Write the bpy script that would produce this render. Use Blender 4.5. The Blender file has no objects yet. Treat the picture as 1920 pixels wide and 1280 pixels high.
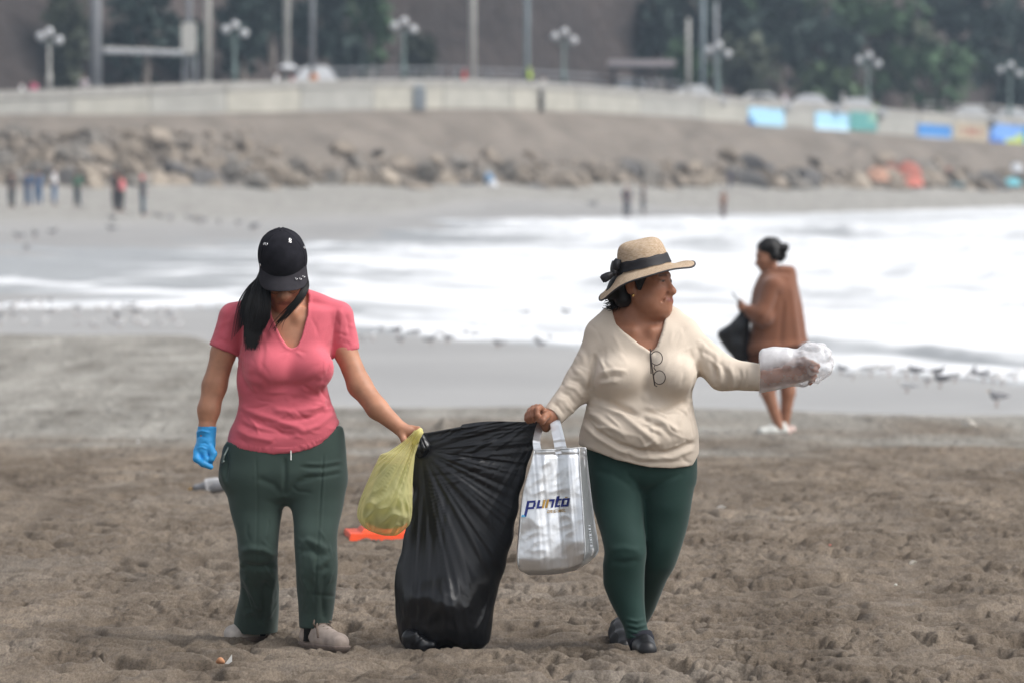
import bpy, bmesh, math, random
import numpy as np
from mathutils import Vector, Matrix
random.seed(7)
rng = np.random.default_rng(11)
PI = math.pi
sc = bpy.context.scene
COL = sc.collection
# ------------------------------------------------------------------ camera, sky, sun, exposure
FPX, CAMZ, HOR = 10667.0, 1.81, 330.0          # focal length in photo pixels, eye height, horizon row
cam = bpy.data.cameras.new('camera'); camo = bpy.data.objects.new('camera', cam); COL.objects.link(camo)
cam.sensor_width = 36.0; cam.lens = 200.0; cam.clip_start = 0.5; cam.clip_end = 2000
camo.location = (0, 0, CAMZ)
camo.rotation_euler = (PI/2 - math.atan((640-HOR)/FPX), 0, 0)
cam.dof.use_dof = True; cam.dof.focus_distance = 21.6; cam.dof.aperture_fstop = 5.0
sc.camera = camo
W = bpy.data.worlds.new('World'); sc.world = W; W.use_nodes = True
wn = W.node_tree.nodes; wl = W.node_tree.links; wn.clear()
SUN_EL, SUN_AZ = math.radians(50), math.radians(106)      # azimuth from +Y towards +X
sky = wn.new('ShaderNodeTexSky'); sky.sky_type = 'NISHITA'; sky.sun_disc = False
sky.sun_elevation = SUN_EL; sky.sun_rotation = SUN_AZ
sky.air_density = 1.0; sky.dust_density = 4.0; sky.ozone_density = 1.0
hs = wn.new('ShaderNodeHueSaturation'); hs.inputs['Saturation'].default_value = 0.22
bg = wn.new('ShaderNodeBackground'); bg.inputs['Strength'].default_value = 0.15
wo = wn.new('ShaderNodeOutputWorld')
wl.new(sky.outputs[0], hs.inputs['Color']); wl.new(hs.outputs[0], bg.inputs['Color']); wl.new(bg.outputs[0], wo.inputs['Surface'])
sl = bpy.data.lights.new('sun', 'SUN'); sl.energy = 1.3; sl.angle = math.radians(32); sl.color = (1.0, 0.965, 0.92)
so = bpy.data.objects.new('sun', sl); COL.objects.link(so)
sd = Vector((math.sin(SUN_AZ)*math.cos(SUN_EL), math.cos(SUN_AZ)*math.cos(SUN_EL), math.sin(SUN_EL)))
so.rotation_euler = sd.to_track_quat('Z', 'Y').to_euler(); so.location = (0, 0, 30)
vs = sc.view_settings; vs.view_transform = 'Standard'; vs.look = 'None'; vs.gamma = 1; vs.exposure = 0.52; vs.use_curve_mapping = False
sc.render.engine = 'CYCLES'
cy = sc.cycles; cy.use_denoising = True; cy.max_bounces = 6; cy.diffuse_bounces = 3; cy.glossy_bounces = 3
cy.transmission_bounces = 6; cy.transparent_max_bounces = 12; cy.volume_bounces = 0; cy.caustics_reflective = False; cy.caustics_refractive = False
try: cy.denoiser = 'OPENIMAGEDENOISE'
except Exception: pass

# ------------------------------------------------------------------ helpers
def PX(px, D): return (px-960.0)*D/FPX
def PZ(py, D): return CAMZ + (HOR-py)*D/FPX

def lin(c): return tuple((v/12.92 if v <= .04045 else ((v+.055)/1.055)**2.4) for v in [q/255 for q in c])

def mat(name, col=(.5,.5,.5), rough=.7, var=.0, vs=12, vd=4, bump=0, bs=150, bd=.01, metal=0, spec=.4, sheen=0, attr=None, sss=0, col2=None, stretch=None):
    m = bpy.data.materials.new(name); m.use_nodes = True
    nt = m.node_tree; n, l = nt.nodes, nt.links
    p = n['Principled BSDF']
    p.inputs['Roughness'].default_value = rough; p.inputs['Metallic'].default_value = metal
    p.inputs['Specular IOR Level'].default_value = spec
    p.inputs['Base Color'].default_value = (*col, 1)
    if sheen: p.inputs['Sheen Weight'].default_value = sheen; p.inputs['Sheen Roughness'].default_value = .5
    if sss:
        p.inputs['Subsurface Weight'].default_value = sss; p.inputs['Subsurface Scale'].default_value = .006
        p.inputs['Subsurface Radius'].default_value = (1, .35, .2)
    tc = n.new('ShaderNodeTexCoord'); src = tc.outputs['Object']
    if stretch:
        mp = n.new('ShaderNodeMapping'); mp.inputs['Scale'].default_value = stretch; l.new(src, mp.inputs[0]); src = mp.outputs[0]
    base = None
    if attr:
        a = n.new('ShaderNodeAttribute'); a.attribute_name = attr; base = a.outputs['Color']
    if var or col2:
        t = n.new('ShaderNodeTexNoise'); t.inputs['Scale'].default_value = vs; t.inputs['Detail'].default_value = vd; l.new(src, t.inputs['Vector'])
        r = n.new('ShaderNodeMapRange'); r.inputs[1].default_value = .3; r.inputs[2].default_value = .7; l.new(t.outputs[0], r.inputs[0])
        if col2:
            mx = n.new('ShaderNodeMix'); mx.data_type = 'RGBA'
            mx.inputs[6].default_value = (*col, 1); mx.inputs[7].default_value = (*col2, 1); l.new(r.outputs[0], mx.inputs[0])
        else:
            r.inputs[3].default_value = 1-var; r.inputs[4].default_value = 1+var
            mx = n.new('ShaderNodeMix'); mx.data_type = 'RGBA'; mx.blend_type = 'MULTIPLY'; mx.inputs[0].default_value = 1
            mx.inputs[6].default_value = (*col, 1)
            if base: l.new(base, mx.inputs[6])
            l.new(r.outputs[0], mx.inputs[7])
        base = mx.outputs[2]
    if base: l.new(base, p.inputs['Base Color'])
    if bump:
        t = n.new('ShaderNodeTexNoise'); t.inputs['Scale'].default_value = bs; t.inputs['Detail'].default_value = 5; l.new(src, t.inputs['Vector'])
        b = n.new('ShaderNodeBump'); b.inputs['Strength'].default_value = bump; b.inputs['Distance'].default_value = bd
        l.new(t.outputs[0], b.inputs['Height']); l.new(b.outputs[0], p.inputs['Normal'])
    return m

def tag(o, label=None, cat=None, group=None, kind=None):
    if label: o['label'] = label
    if cat: o['category'] = cat
    if group: o['group'] = group
    if kind: o['kind'] = kind
    return o

def empty(name, loc, label=None, cat=None, group=None, rz=0):
    o = bpy.data.objects.new(name, None); o.location = loc; o.rotation_euler = (0, 0, rz); o.empty_display_size = .2
    COL.objects.link(o); return tag(o, label, cat, group)

def gloc(p):
    v = Vector(p.location)
    return v + (gloc(p.parent) if p.parent else Vector())

def link(name, me, m=None, parent=None, smooth=True):
    o = bpy.data.objects.new(name, me); COL.objects.link(o)
    if m is not None:
        me.materials.clear()
        for q in (m if isinstance(m, (list, tuple)) else [m]): me.materials.append(q)
    if parent: o.parent = parent
    return o

def nmesh(name, V, F, m=None, parent=None, smooth=True, world=True, cols=None, attrs=None):
    """V (n,3) array, F list or (k,3|4) array; in world coordinates, stored relative to the parent."""
    V = np.asarray(V, dtype=np.float32)
    if parent is not None and world: V = V - np.array(gloc(parent), dtype=np.float32)
    me = bpy.data.meshes.new(name)
    if isinstance(F, np.ndarray):
        k = F.shape[1]; nf = len(F)
        me.vertices.add(len(V)); me.vertices.foreach_set('co', V.ravel())
        me.loops.add(nf*k); me.loops.foreach_set('vertex_index', F.astype(np.int32).ravel())
        me.polygons.add(nf); me.polygons.foreach_set('loop_start', np.arange(0, nf*k, k, dtype=np.int32))
        me.polygons.foreach_set('loop_total', np.full(nf, k, dtype=np.int32))
        me.update(calc_edges=True)
    else:
        me.from_pydata(V.tolist(), [], F); me.update()
    me.polygons.foreach_set('use_smooth', np.full(len(me.polygons), smooth, dtype=bool))
    if cols is not None:
        a = me.color_attributes.new('Col', 'FLOAT_COLOR', 'POINT')
        c = np.ones((len(V), 4), dtype=np.float32); c[:, :3] = cols; a.data.foreach_set('color', c.ravel())
    if attrs:
        for k2, arr in attrs.items():
            a = me.attributes.new(k2, 'FLOAT', 'POINT'); a.data.foreach_set('value', np.asarray(arr, dtype=np.float32).ravel())
    return link(name, me, m, parent)

def grid_faces(nr, nc, wrap=False):
    r = np.arange(nr-1)[:, None]; c = np.arange(nc if wrap else nc-1)[None, :]
    a = r*nc + c; b = r*nc + (c+1) % nc
    return np.stack([a, b, b+nc, a+nc], -1).reshape(-1, 4)

class MB:
    """collects simple shapes into ONE mesh"""
    def __init__(s): s.v = []; s.f = []
    def add(s, V, F):
        o = len(s.v); s.v += [tuple(p) for p in V]; s.f += [tuple(i+o for i in q) for q in F]; return s
    def box(s, c, d, rz=0, taper=1.0):
        c = Vector(c); R = Matrix.Rotation(rz, 3, 'Z'); V = []
        for z in (-1, 1):
            k = taper if z > 0 else 1
            for x, y in ((-1,-1),(1,-1),(1,1),(-1,1)): V.append(c + R @ Vector((x*d[0]/2*k, y*d[1]/2*k, z*d[2]/2)))
        return s.add(V, [(3,2,1,0),(4,5,6,7),(0,1,5,4),(1,2,6,5),(2,3,7,6),(3,0,4,7)])
    def tube(s, pts, rad, n=8, caps=True):
        pts = [Vector(p) for p in pts]; N = len(pts)
        rad = rad if isinstance(rad, (list, tuple)) else [rad]*N
        V = []; prev = None
        for i, p in enumerate(pts):
            t = (pts[min(i+1, N-1)] - pts[max(i-1, 0)]).normalized()
            if prev is None:
                a = Vector((0, 0, 1)) if abs(t.z) < .9 else Vector((1, 0, 0))
                u = t.cross(a).normalized()
            else: u = (prev - t*prev.dot(t)).normalized()
            w = t.cross(u); prev = u
            for k in range(n):
                q = 2*PI*k/n; V.append(p + (u*math.cos(q) + w*math.sin(q))*rad[i])
        F = [(i*n+k, i*n+(k+1) % n, (i+1)*n+(k+1) % n, (i+1)*n+k) for i in range(N-1) for k in range(n)]
        if caps: F += [tuple(range(n))[::-1], tuple(range((N-1)*n, N*n))]
        return s.add(V, F)
    def ball(s, c, r, n=10, m=6):
        r = r if isinstance(r, (tuple, list)) else (r, r, r); V = []
        for i in range(m+1):
            a = PI*i/m
            for k in range(n):
                b = 2*PI*k/n; V.append((c[0]+r[0]*math.sin(a)*math.cos(b), c[1]+r[1]*math.sin(a)*math.sin(b), c[2]-r[2]*math.cos(a)))
        return s.add(V, [(i*n+k, i*n+(k+1) % n, (i+1)*n+(k+1) % n, (i+1)*n+k) for i in range(m) for k in range(n)])
    def lathe(s, prof, c, n=20):
        V = [(c[0]+r*math.cos(2*PI*k/n), c[1]+r*math.sin(2*PI*k/n), c[2]+z) for r, z in prof for k in range(n)]
        return s.add(V, [(i*n+k, i*n+(k+1) % n, (i+1)*n+(k+1) % n, (i+1)*n+k) for i in range(len(prof)-1) for k in range(n)])
    def build(s, name, m=None, parent=None, smooth=False, world=True):
        return nmesh(name, np.array(s.v, dtype=np.float32), s.f, m, parent, smooth, world)

def copy_tree(o, parent=None):
    c = o.copy(); COL.objects.link(c)
    if parent: c.parent = parent
    for ch in list(o.children): copy_tree(ch, c)
    return c

# value noise
_T = rng.random((256, 256)).astype(np.float32)*2-1
def vnoise(x, y, seed=0):
    x = np.asarray(x, dtype=np.float64)+seed*17.31; y = np.asarray(y, dtype=np.float64)+seed*9.77
    xi = np.floor(x).astype(np.int64); yi = np.floor(y).astype(np.int64)
    fx = (x-xi).astype(np.float32); fy = (y-yi).astype(np.float32)
    fx = fx*fx*fx*(fx*(fx*6-15)+10); fy = fy*fy*fy*(fy*(fy*6-15)+10)
    x0 = xi & 255; x1 = (xi+1) & 255; y0 = yi & 255; y1 = (yi+1) & 255
    a = _T[x0, y0]*(1-fx)+_T[x1, y0]*fx; b = _T[x0, y1]*(1-fx)+_T[x1, y1]*fx
    return a*(1-fy)+b*fy
def fbm(x, y, oct=4, seed=0, gain=.5):
    s = 0; a = 1
    for i in range(oct): s = s+a*vnoise(x*2**i, y*2**i, seed+i*3); a *= gain
    return s
_D = [(rng.normal(size=3), rng.random()*6.28) for _ in range(40)]
def n3(V, f, seed=0, n=6):
    s = 0
    for i in range(n):
        d, ph = _D[(seed*n+i) % 40]; d = d/np.linalg.norm(d)
        s = s + np.sin(V @ (d*f*(.7+.6*i/n)) + ph)
    return s/n**.5
def ss(x, a, b):
    t = np.clip((x-a)/(b-a), 0, 1); return t*t*(3-2*t)
def ci(x, xs, ys):
    """smooth (monotone-ish cubic) interpolation"""
    xs = np.asarray(xs, dtype=np.float64); ys = np.asarray(ys, dtype=np.float64)
    h = np.diff(xs); dl = np.diff(ys)/h
    m = np.empty_like(ys); m[0] = dl[0]; m[-1] = dl[-1]
    for i in range(1, len(xs)-1):
        m[i] = 0 if dl[i-1]*dl[i] <= 0 else (h[i-1]+h[i])*dl[i-1]*dl[i]/(h[i]*dl[i-1]+h[i-1]*dl[i])
    x = np.clip(x, xs[0], xs[-1]); i = np.clip(np.searchsorted(xs, x, side='right')-1, 0, len(xs)-2)
    t = (x-xs[i])/h[i]
    return (2*t**3-3*t**2+1)*ys[i]+(t**3-2*t**2+t)*h[i]*m[i]+(-2*t**3+3*t**2)*ys[i+1]+(t**3-t**2)*h[i]*m[i+1]

# ------------------------------------------------------------------ implicit surfaces (bodies and clothes)
def axis(lo, hi, coarse, fine=()):
    p = [lo]
    while p[-1] < hi:
        st = coarse
        for a, b, f in fine:
            if a <= p[-1] < b: st = min(st, f)
        p.append(p[-1]+st)
    return np.array(p, dtype=np.float32)

class SDF:
    def __init__(s, xs, ys, zs):
        s.xs, s.ys, s.zs = xs, ys, zs
        s.F = np.full((len(xs), len(ys), len(zs)), 9.0, dtype=np.float32)
    def blk(s, lo, hi):
        sl = []
        for a, l, h in zip((s.xs, s.ys, s.zs), lo, hi):
            i = max(int(np.searchsorted(a, l))-1, 0); j = min(int(np.searchsorted(a, h))+1, len(a))
            if j-i < 2: return None, None
            sl.append(slice(i, j))
        return tuple(sl), (s.xs[sl[0]][:, None, None], s.ys[sl[1]][None, :, None], s.zs[sl[2]][None, None, :])
    def put(s, fn, lo, hi, k=.02, op='u'):
        m = .05+k; lo = np.asarray(lo)-m; hi = np.asarray(hi)+m
        sl, g = s.blk(lo, hi)
        if sl is None: return
        d = fn(*g).astype(np.float32); A = s.F[sl]
        if op == 'u':
            if k > 0: h = np.clip(.5+.5*(A-d)/k, 0, 1); R = A*(1-h)+d*h-k*h*(1-h)
            else: R = np.minimum(A, d)
        elif op == 's':
            d = -d
            if k > 0: h = np.clip(.5-.5*(A-d)/k, 0, 1); R = A*(1-h)+d*h+k*h*(1-h)
            else: R = np.maximum(A, d)
        else: R = np.maximum(A, d)
        s.F[sl] = R
    def cone(s, a, b, ra, rb, k=.02, op='u', cut=None, sy=1.0):
        a = np.asarray(a, float); b = np.asarray(b, float); ab = b-a; L2 = (ab**2).sum()
        def fn(X, Y, Z):
            px, py, pz = X-a[0], (Y-a[1])/1.0, Z-a[2]
            t = np.clip((px*ab[0]+py*ab[1]+pz*ab[2])/L2, 0, 1)
            dx, dy, dz = px-t*ab[0], (py-t*ab[1])/sy, pz-t*ab[2]
            d = np.sqrt(dx*dx+dy*dy+dz*dz)-(ra+(rb-ra)*t)
            if cut is not None:
                q, nn = cut
                d = np.maximum(d, (X-q[0])*nn[0]+(Y-q[1])*nn[1]+(Z-q[2])*nn[2])
            return d
        r = max(ra, rb)*max(1, sy); s.put(fn, np.minimum(a, b)-r, np.maximum(a, b)+r, k, op)
    def chain(s, pts, rad, k=.012, op='u'):
        for i in range(len(pts)-1): s.cone(pts[i], pts[i+1], rad[i], rad[i+1], k, op)
    def ell(s, c, r, k=.02, op='u', R=None):
        c = np.asarray(c, float); r = np.asarray(r, float); mn = r.min(); mx = r.max()
        def fn(X, Y, Z):
            x, y, z = X-c[0], Y-c[1], Z-c[2]
            if R is not None: x, y, z = (R[0][0]*x+R[1][0]*y+R[2][0]*z, R[0][1]*x+R[1][1]*y+R[2][1]*z, R[0][2]*x+R[1][2]*y+R[2][2]*z)
            q = np.sqrt((x/r[0])**2+(y/r[1])**2+(z/r[2])**2)
            g = np.sqrt((x/r[0]**2)**2+(y/r[1]**2)**2+(z/r[2]**2)**2)+1e-6
            return np.clip(q*(q-1)/g, -.5, .5)
        s.put(fn, c-mx, c+mx, k, op)
    def loft(s, rows, D, y0=0, off=0, k=.02, op='u', n=2.3, zcut=None, sc=None):
        """rows (photo row, left, right, front depth, back depth); off grows the outline; zcut(x)->lowest z"""
        rows = sorted(rows); py = [r[0] for r in rows]
        Zs = s.zs.astype(np.float64); pz = HOR-(Zs-CAMZ)*FPX/D
        for _ in range(3):
            yf = ci(pz, py, [r[3] for r in rows])-off+y0+D; yb = ci(pz, py, [r[4] for r in rows])+off+y0+D
            cyy, dp = (yf+yb)/2, (yb-yf)/2; pz = HOR-(Zs-CAMZ)*FPX/cyy
        xl = PX(ci(pz, py, [r[1] for r in rows]), cyy)-off; xr = PX(ci(pz, py, [r[2] for r in rows]), cyy)+off
        cx, w = (xl+xr)/2, (xr-xl)/2
        zt = PZ(py[0], D+y0+(rows[0][3]+rows[0][4])/2); zb = PZ(py[-1], D+y0+(rows[-1][3]+rows[-1][4])/2)
        def fn(X, Y, Z):
            i = np.searchsorted(s.zs, Z.ravel()[0]); j = i+Z.size; f = lambda a: a[i:j][None, None, :].astype(np.float32)
            q = ((np.abs(X-f(cx))/f(w))**n+(np.abs(Y-f(cyy))/f(dp))**n)**(1/n)
            d = (q-1)*np.minimum(f(w), f(dp))
            d = np.maximum(np.maximum(d, Z-zt-off), zb-off-Z)
            if zcut is not None: d = np.maximum(d, zcut(X)-Z)
            return d
        s.put(fn, (xl.min(), yf.min(), zb), (xr.max(), yb.max(), zt), k, op)
    def mesh(s, smooth=1):
        F = s.F; S = F < 0
        nx, ny, nz = F.shape
        c = np.zeros((nx-1, ny-1, nz-1), dtype=np.int8)
        for i in (0, 1):
            for j in (0, 1):
                for k in (0, 1): c += S[i:nx-1+i, j:ny-1+j, k:nz-1+k]
        I, J, K = np.nonzero((c > 0) & (c < 8)); N = len(I)
        idx = np.full(c.shape, -1, dtype=np.int32); idx[I, J, K] = np.arange(N)
        P = np.zeros((N, 3), dtype=np.float64); cnt = np.zeros(N)
        ax = (s.xs.astype(np.float64), s.ys.astype(np.float64), s.zs.astype(np.float64))
        for e in range(3):
            o1, o2 = [q for q in range(3) if q != e]
            for a in (0, 1):
                for b in (0, 1):
                    d0 = [0, 0, 0]; d0[o1] = a; d0[o2] = b; d1 = list(d0); d1[e] = 1
                    f0 = F[I+d0[0], J+d0[1], K+d0[2]]; f1 = F[I+d1[0], J+d1[1], K+d1[2]]
                    m = (f0 < 0) != (f1 < 0)
                    t = np.where(m, f0/np.where(m, f0-f1, 1), 0)
                    ijk = (I, J, K); Q = np.empty((N, 3))
                    for q in range(3):
                        A0 = ax[q][ijk[q]+d0[q]]; A1 = ax[q][ijk[q]+d1[q]]; Q[:, q] = A0+(A1-A0)*t
                    P += Q*m[:, None]; cnt += m
        P /= cnt[:, None]
        Q = []
        A = S[:-1] != S[1:]; i, j, k = np.nonzero(A[:, 1:-1, 1:-1]); j += 1; k += 1
        q = np.stack([idx[i, j-1, k-1], idx[i, j, k-1], idx[i, j, k], idx[i, j-1, k]], -1); f = S[i, j, k]; q[~f] = q[~f][:, ::-1]; Q.append(q)
        A = S[:, :-1] != S[:, 1:]; i, j, k = np.nonzero(A[1:-1, :, 1:-1]); i += 1; k += 1
        q = np.stack([idx[i-1, j, k-1], idx[i-1, j, k], idx[i, j, k], idx[i, j, k-1]], -1); f = S[i, j, k]; q[~f] = q[~f][:, ::-1]; Q.append(q)
        A = S[:, :, :-1] != S[:, :, 1:]; i, j, k = np.nonzero(A[1:-1, 1:-1, :]); i += 1; j += 1
        q = np.stack([idx[i-1, j-1, k], idx[i, j-1, k], idx[i, j, k], idx[i-1, j, k]], -1); f = S[i, j, k]; q[~f] = q[~f][:, ::-1]; Q.append(q)
        Q = np.concatenate(Q)
        for _ in range(smooth): P = relax(P, Q, .5)
        return P, Q

def relax(P, Q, a=.5):
    N = len(P); deg = np.zeros(N); acc = np.zeros((N, 3))
    for u, v in ((0, 1), (1, 2), (2, 3), (3, 0)):
        for x, y in ((Q[:, u], Q[:, v]), (Q[:, v], Q[:, u])):
            deg += np.bincount(x, minlength=N)
            for c in range(3): acc[:, c] += np.bincount(x, weights=P[y, c], minlength=N)
    return P*(1-a)+acc/np.maximum(deg, 1)[:, None]*a

def vnormals(P, Q):
    n = np.cross(P[Q[:, 2]]-P[Q[:, 0]], P[Q[:, 3]]-P[Q[:, 1]]); N = np.zeros_like(P)
    for c in range(4):
        for k in range(3): N[:, k] += np.bincount(Q[:, c], weights=n[:, k], minlength=len(P))
    return N/(np.linalg.norm(N, axis=1)[:, None]+1e-12)

def seg2(x, z, pts):
    """distance in the x-z plane to a polyline (world coordinates)"""
    d = np.full(np.shape(x), 9.0)
    for (ax_, az), (bx, bz) in zip(pts[:-1], pts[1:]):
        ex, ez = bx-ax_, bz-az; t = np.clip(((x-ax_)*ex+(z-az)*ez)/(ex*ex+ez*ez+1e-9), 0, 1)
        d = np.minimum(d, np.hypot(x-ax_-t*ex, z-az-t*ez))
    return d
def poly2(x, z, pts):
    """signed distance to a polygon in the x-z plane (negative inside)"""
    d = seg2(x, z, list(pts)+[pts[0]]); ins = np.zeros(np.shape(d), dtype=bool)
    for (ax_, az), (bx, bz) in zip(pts, pts[1:]+pts[:1]):
        c = ((az > z) != (bz > z)) & (x < (bx-ax_)*(z-az)/(bz-az+1e-12)+ax_); ins ^= c
    return np.where(ins, -d, d)
def crease(P, N, D, lines, front=True):
    """push the surface along its normals along drawn fold lines: (points in photo pixels, width m, height m)"""
    disp = np.zeros(len(P))
    for pts, w, a in lines:
        q = [(PX(u, D), PZ(v, D)) for u, v in pts]
        d = seg2(P[:, 0], P[:, 2], q)
        e = np.minimum(np.hypot(P[:, 0]-q[0][0], P[:, 2]-q[0][1]), np.hypot(P[:, 0]-q[-1][0], P[:, 2]-q[-1][1]))
        disp += a*np.exp(-(d/w)**2)*ss(e, 0, .03)
    if front: disp *= ss(-N[:, 1], -.1, .25)
    return P+N*disp[:, None]
# ------------------------------------------------------------------ the lie of the land (X across, d = distance from the camera)
def Dwall(X): return 375+1.5*X+.009*X*X
def Xw(px):
    X = 0.
    for _ in range(30): X = (px-960)*Dwall(X)/FPX
    return X
WT = [(-500,205,222,250),(-200,188,203,232),(0,170,186,217),(200,165,182,217),(340,156,172,216),(640,150,163,210),(800,148,162,207),(960,152,165,207),(1100,160,172,211),(1280,175,188,222),(1440,188,201,236),(1600,200,212,248),(1760,212,224,262),(1920,221,233,270),(2200,238,249,286),(2500,255,266,300)]
_wx = np.array([Xw(t[0]) for t in WT]); _wd = np.array([Dwall(x) for x in _wx])
_zt, _zf, _zb = [CAMZ+(HOR-np.array([t[k] for t in WT]))*_wd/FPX for k in (1, 2, 3)]
def zwall(X, k): return np.interp(X, _wx, (_zt, _zf, _zb)[k])
SEA = -.40
def dshore(X): return 75-2.8*np.asarray(X)+9*ss(-np.asarray(X), 2, 4.8)+.35*np.sin(np.asarray(X)*1.7)+.2*np.sin(np.asarray(X)*4.1+1)
def ddry(X): X = np.asarray(X); return 52.6+22*(1-ss(X, -4.6, -1.7))+.5*np.sin(X*1.3)-.35*X
def dfar(X): return np.interp(X, [-90,-40,-12.5,-5.7,-1.4,6.5,35.8,80,120], [100,118,139,168,248,287,406,520,600])
SLOPE = 14.0
def base_h(X, d):
    dw = Dwall(X); toe = dw-SLOPE; zt = CAMZ-25*toe/FPX
    near = -.32*ss(d, 29, 50)
    ds, dd, df = dshore(X), ddry(X), dfar(X)
    near = near-.08*np.clip((d-dd)/np.maximum(ds-dd, 2), 0, 1)
    near = np.where(d > ds, np.maximum(-.40-.03*(d-ds), -.75), near)
    t = np.clip((d-df)/np.maximum(toe-df, 5), 0, 1)
    far = -.40+(zt+.40)*t**1.6
    far = np.where(d < df, np.maximum(-.40-.02*(df-d), -.75), far)
    h = np.maximum(near, far)
    t2 = (d-toe)/SLOPE
    h = np.where(d > toe, zt+np.clip(t2, 0, 1)*(zwall(X, 2)-.4-zt)*.35, h)
    return h

def build_beach():
    d = [-6, -2, 2, 6, 10, 13, 15.5, 17.3, 18.4]; q = 19.0
    while q < 470:
        d.append(q); q += max(.016, q*q*(4.0e-5 if q < 60 else 1e-4))
    d = np.array(d); u = np.concatenate([-np.geomspace(.6, .164, 16), np.linspace(-.160, -.1105, 34), np.arange(-.109, .1091, .00042), np.linspace(.1105, .160, 34), np.geomspace(.164, .6, 16)])
    dg, ug = np.meshgrid(d, u, indexing='ij')
    X = ug*np.maximum(dg, 16); Y = dg
    h = base_h(X, Y)
    dd = ddry(X); dry = 1-ss(Y, dd-1.5, dd+.4)
    amp = dry*(1-.3*ss(Y, 30, 55))
    lum = fbm(X*1.2, Y*1.1, 3, 1)*.013 + fbm(X*4.2, Y*4.6, 3, 5, .5)*.0105
    patch = ss(fbm(X*1.7, Y*1.3, 3, 33), -.45, .35)
    cr = fbm(X*9, Y*8, 4, 9, .62); lum = lum + (np.abs(cr)*1.3-.3)*.0200*(.35+.65*patch)
    clod = np.zeros_like(X)
    for fx_, fy_, th, hh, sd in ((8, 8, .22, .040, 41), (15, 13, .22, .030, 47), (27, 20, .22, .020, 53)):
        clod = np.maximum(clod, ss(vnoise(X*fx_+.7*vnoise(X*31, Y*23, sd+2), Y*fy_, sd), th, th+.38)*hh)
    rid = (1-np.abs(fbm(X*5, Y*4.4, 3, 21, .5)))**3*.010 + clod*(.25+.75*patch)
    h0 = h; h = h + amp*(lum+rid)
    # footprints
    r = np.random.default_rng(3); nf = 2300
    fy = 19.2+(r.random(nf)**1.25)*34; fx = (r.random(nf)*2-1)*.13*fy; fa = r.normal(0, .7, nf)+(r.random(nf) < .35)*1.5
    fd = .022+.045*r.random(nf)
    for i in range(nf):
        i0, i1 = np.searchsorted(d, [fy[i]-.34, fy[i]+.34]); j0, j1 = np.searchsorted(u, [(fx[i]-.3)/fy[i], (fx[i]+.3)/fy[i]])
        if i1-i0 < 2 or j1-j0 < 2: continue
        bx = X[i0:i1, j0:j1]-fx[i]; by = Y[i0:i1, j0:j1]-fy[i]; c, s_ = math.cos(fa[i]), math.sin(fa[i])
        a = (bx*c+by*s_)/.058; b = (-bx*s_+by*c)/.14
        a = a*(1+.18*np.sin(b*2.1+i)); q = a*a+b*b
        h[i0:i1, j0:j1] += (-fd[i]*np.exp(-q**1.6*.7)+.35*fd[i]*np.exp(-((np.sqrt(q)-1.5)/.42)**2)*(.6+.4*np.sin(i+3*np.arctan2(b, a))))*amp[i0:i1, j0:j1]
    rl = h-h0; h = h0+np.where(rl > 0, .050*np.tanh(rl/.050), .065*np.tanh(rl/.065))
    for mx, my, w, hh in ((-.49, 45.5, .17, .15), (-.75, 45.2, .13, .075), (-.3, 45.0, .2, .05)):
        q = np.hypot((X-mx)/w, (Y-my)/(w*1.3)); h += hh*np.exp(-q**1.7)*(1+.25*vnoise(X*9, Y*9, 4))
    for fxx, fyy, rr in ((-.80, 21.75, .13), (-1.05, 22.2, .12), (-.26, 21.65, .2), (.50, 21.5, .11), (.42, 21.75, .1)):   # flat where feet and bag rest
        q = ss(np.hypot(X-fxx, Y-fyy), rr*.6, rr*1.5); h = np.where(Y < 25, h*q+(-.004)*(1-q)+ (q*(1-q)*4)*.012, h)
    wet = ss(Y, dd-.8, dd+.5)
    df = dfar(X); wet = wet*(1-.75*ss(Y, np.minimum(df+60, 320), np.minimum(df+120, 345)))
    grey = ss(Y+fbm(X*.5, Y*.35, 3, 40)*5, 38, 50)
    sh = ss(Y, dshore(X)-3.2, dshore(X)-.6)*(Y < 140)*ss(-X, -1, 1)
    V = np.stack([X, Y, h], -1).reshape(-1, 3)
    o = nmesh('beach', V, grid_faces(len(d), len(u)), sand_mat(), attrs={'wet': wet, 'grey': grey})
    tag(o, kind='structure'); return o

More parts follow.
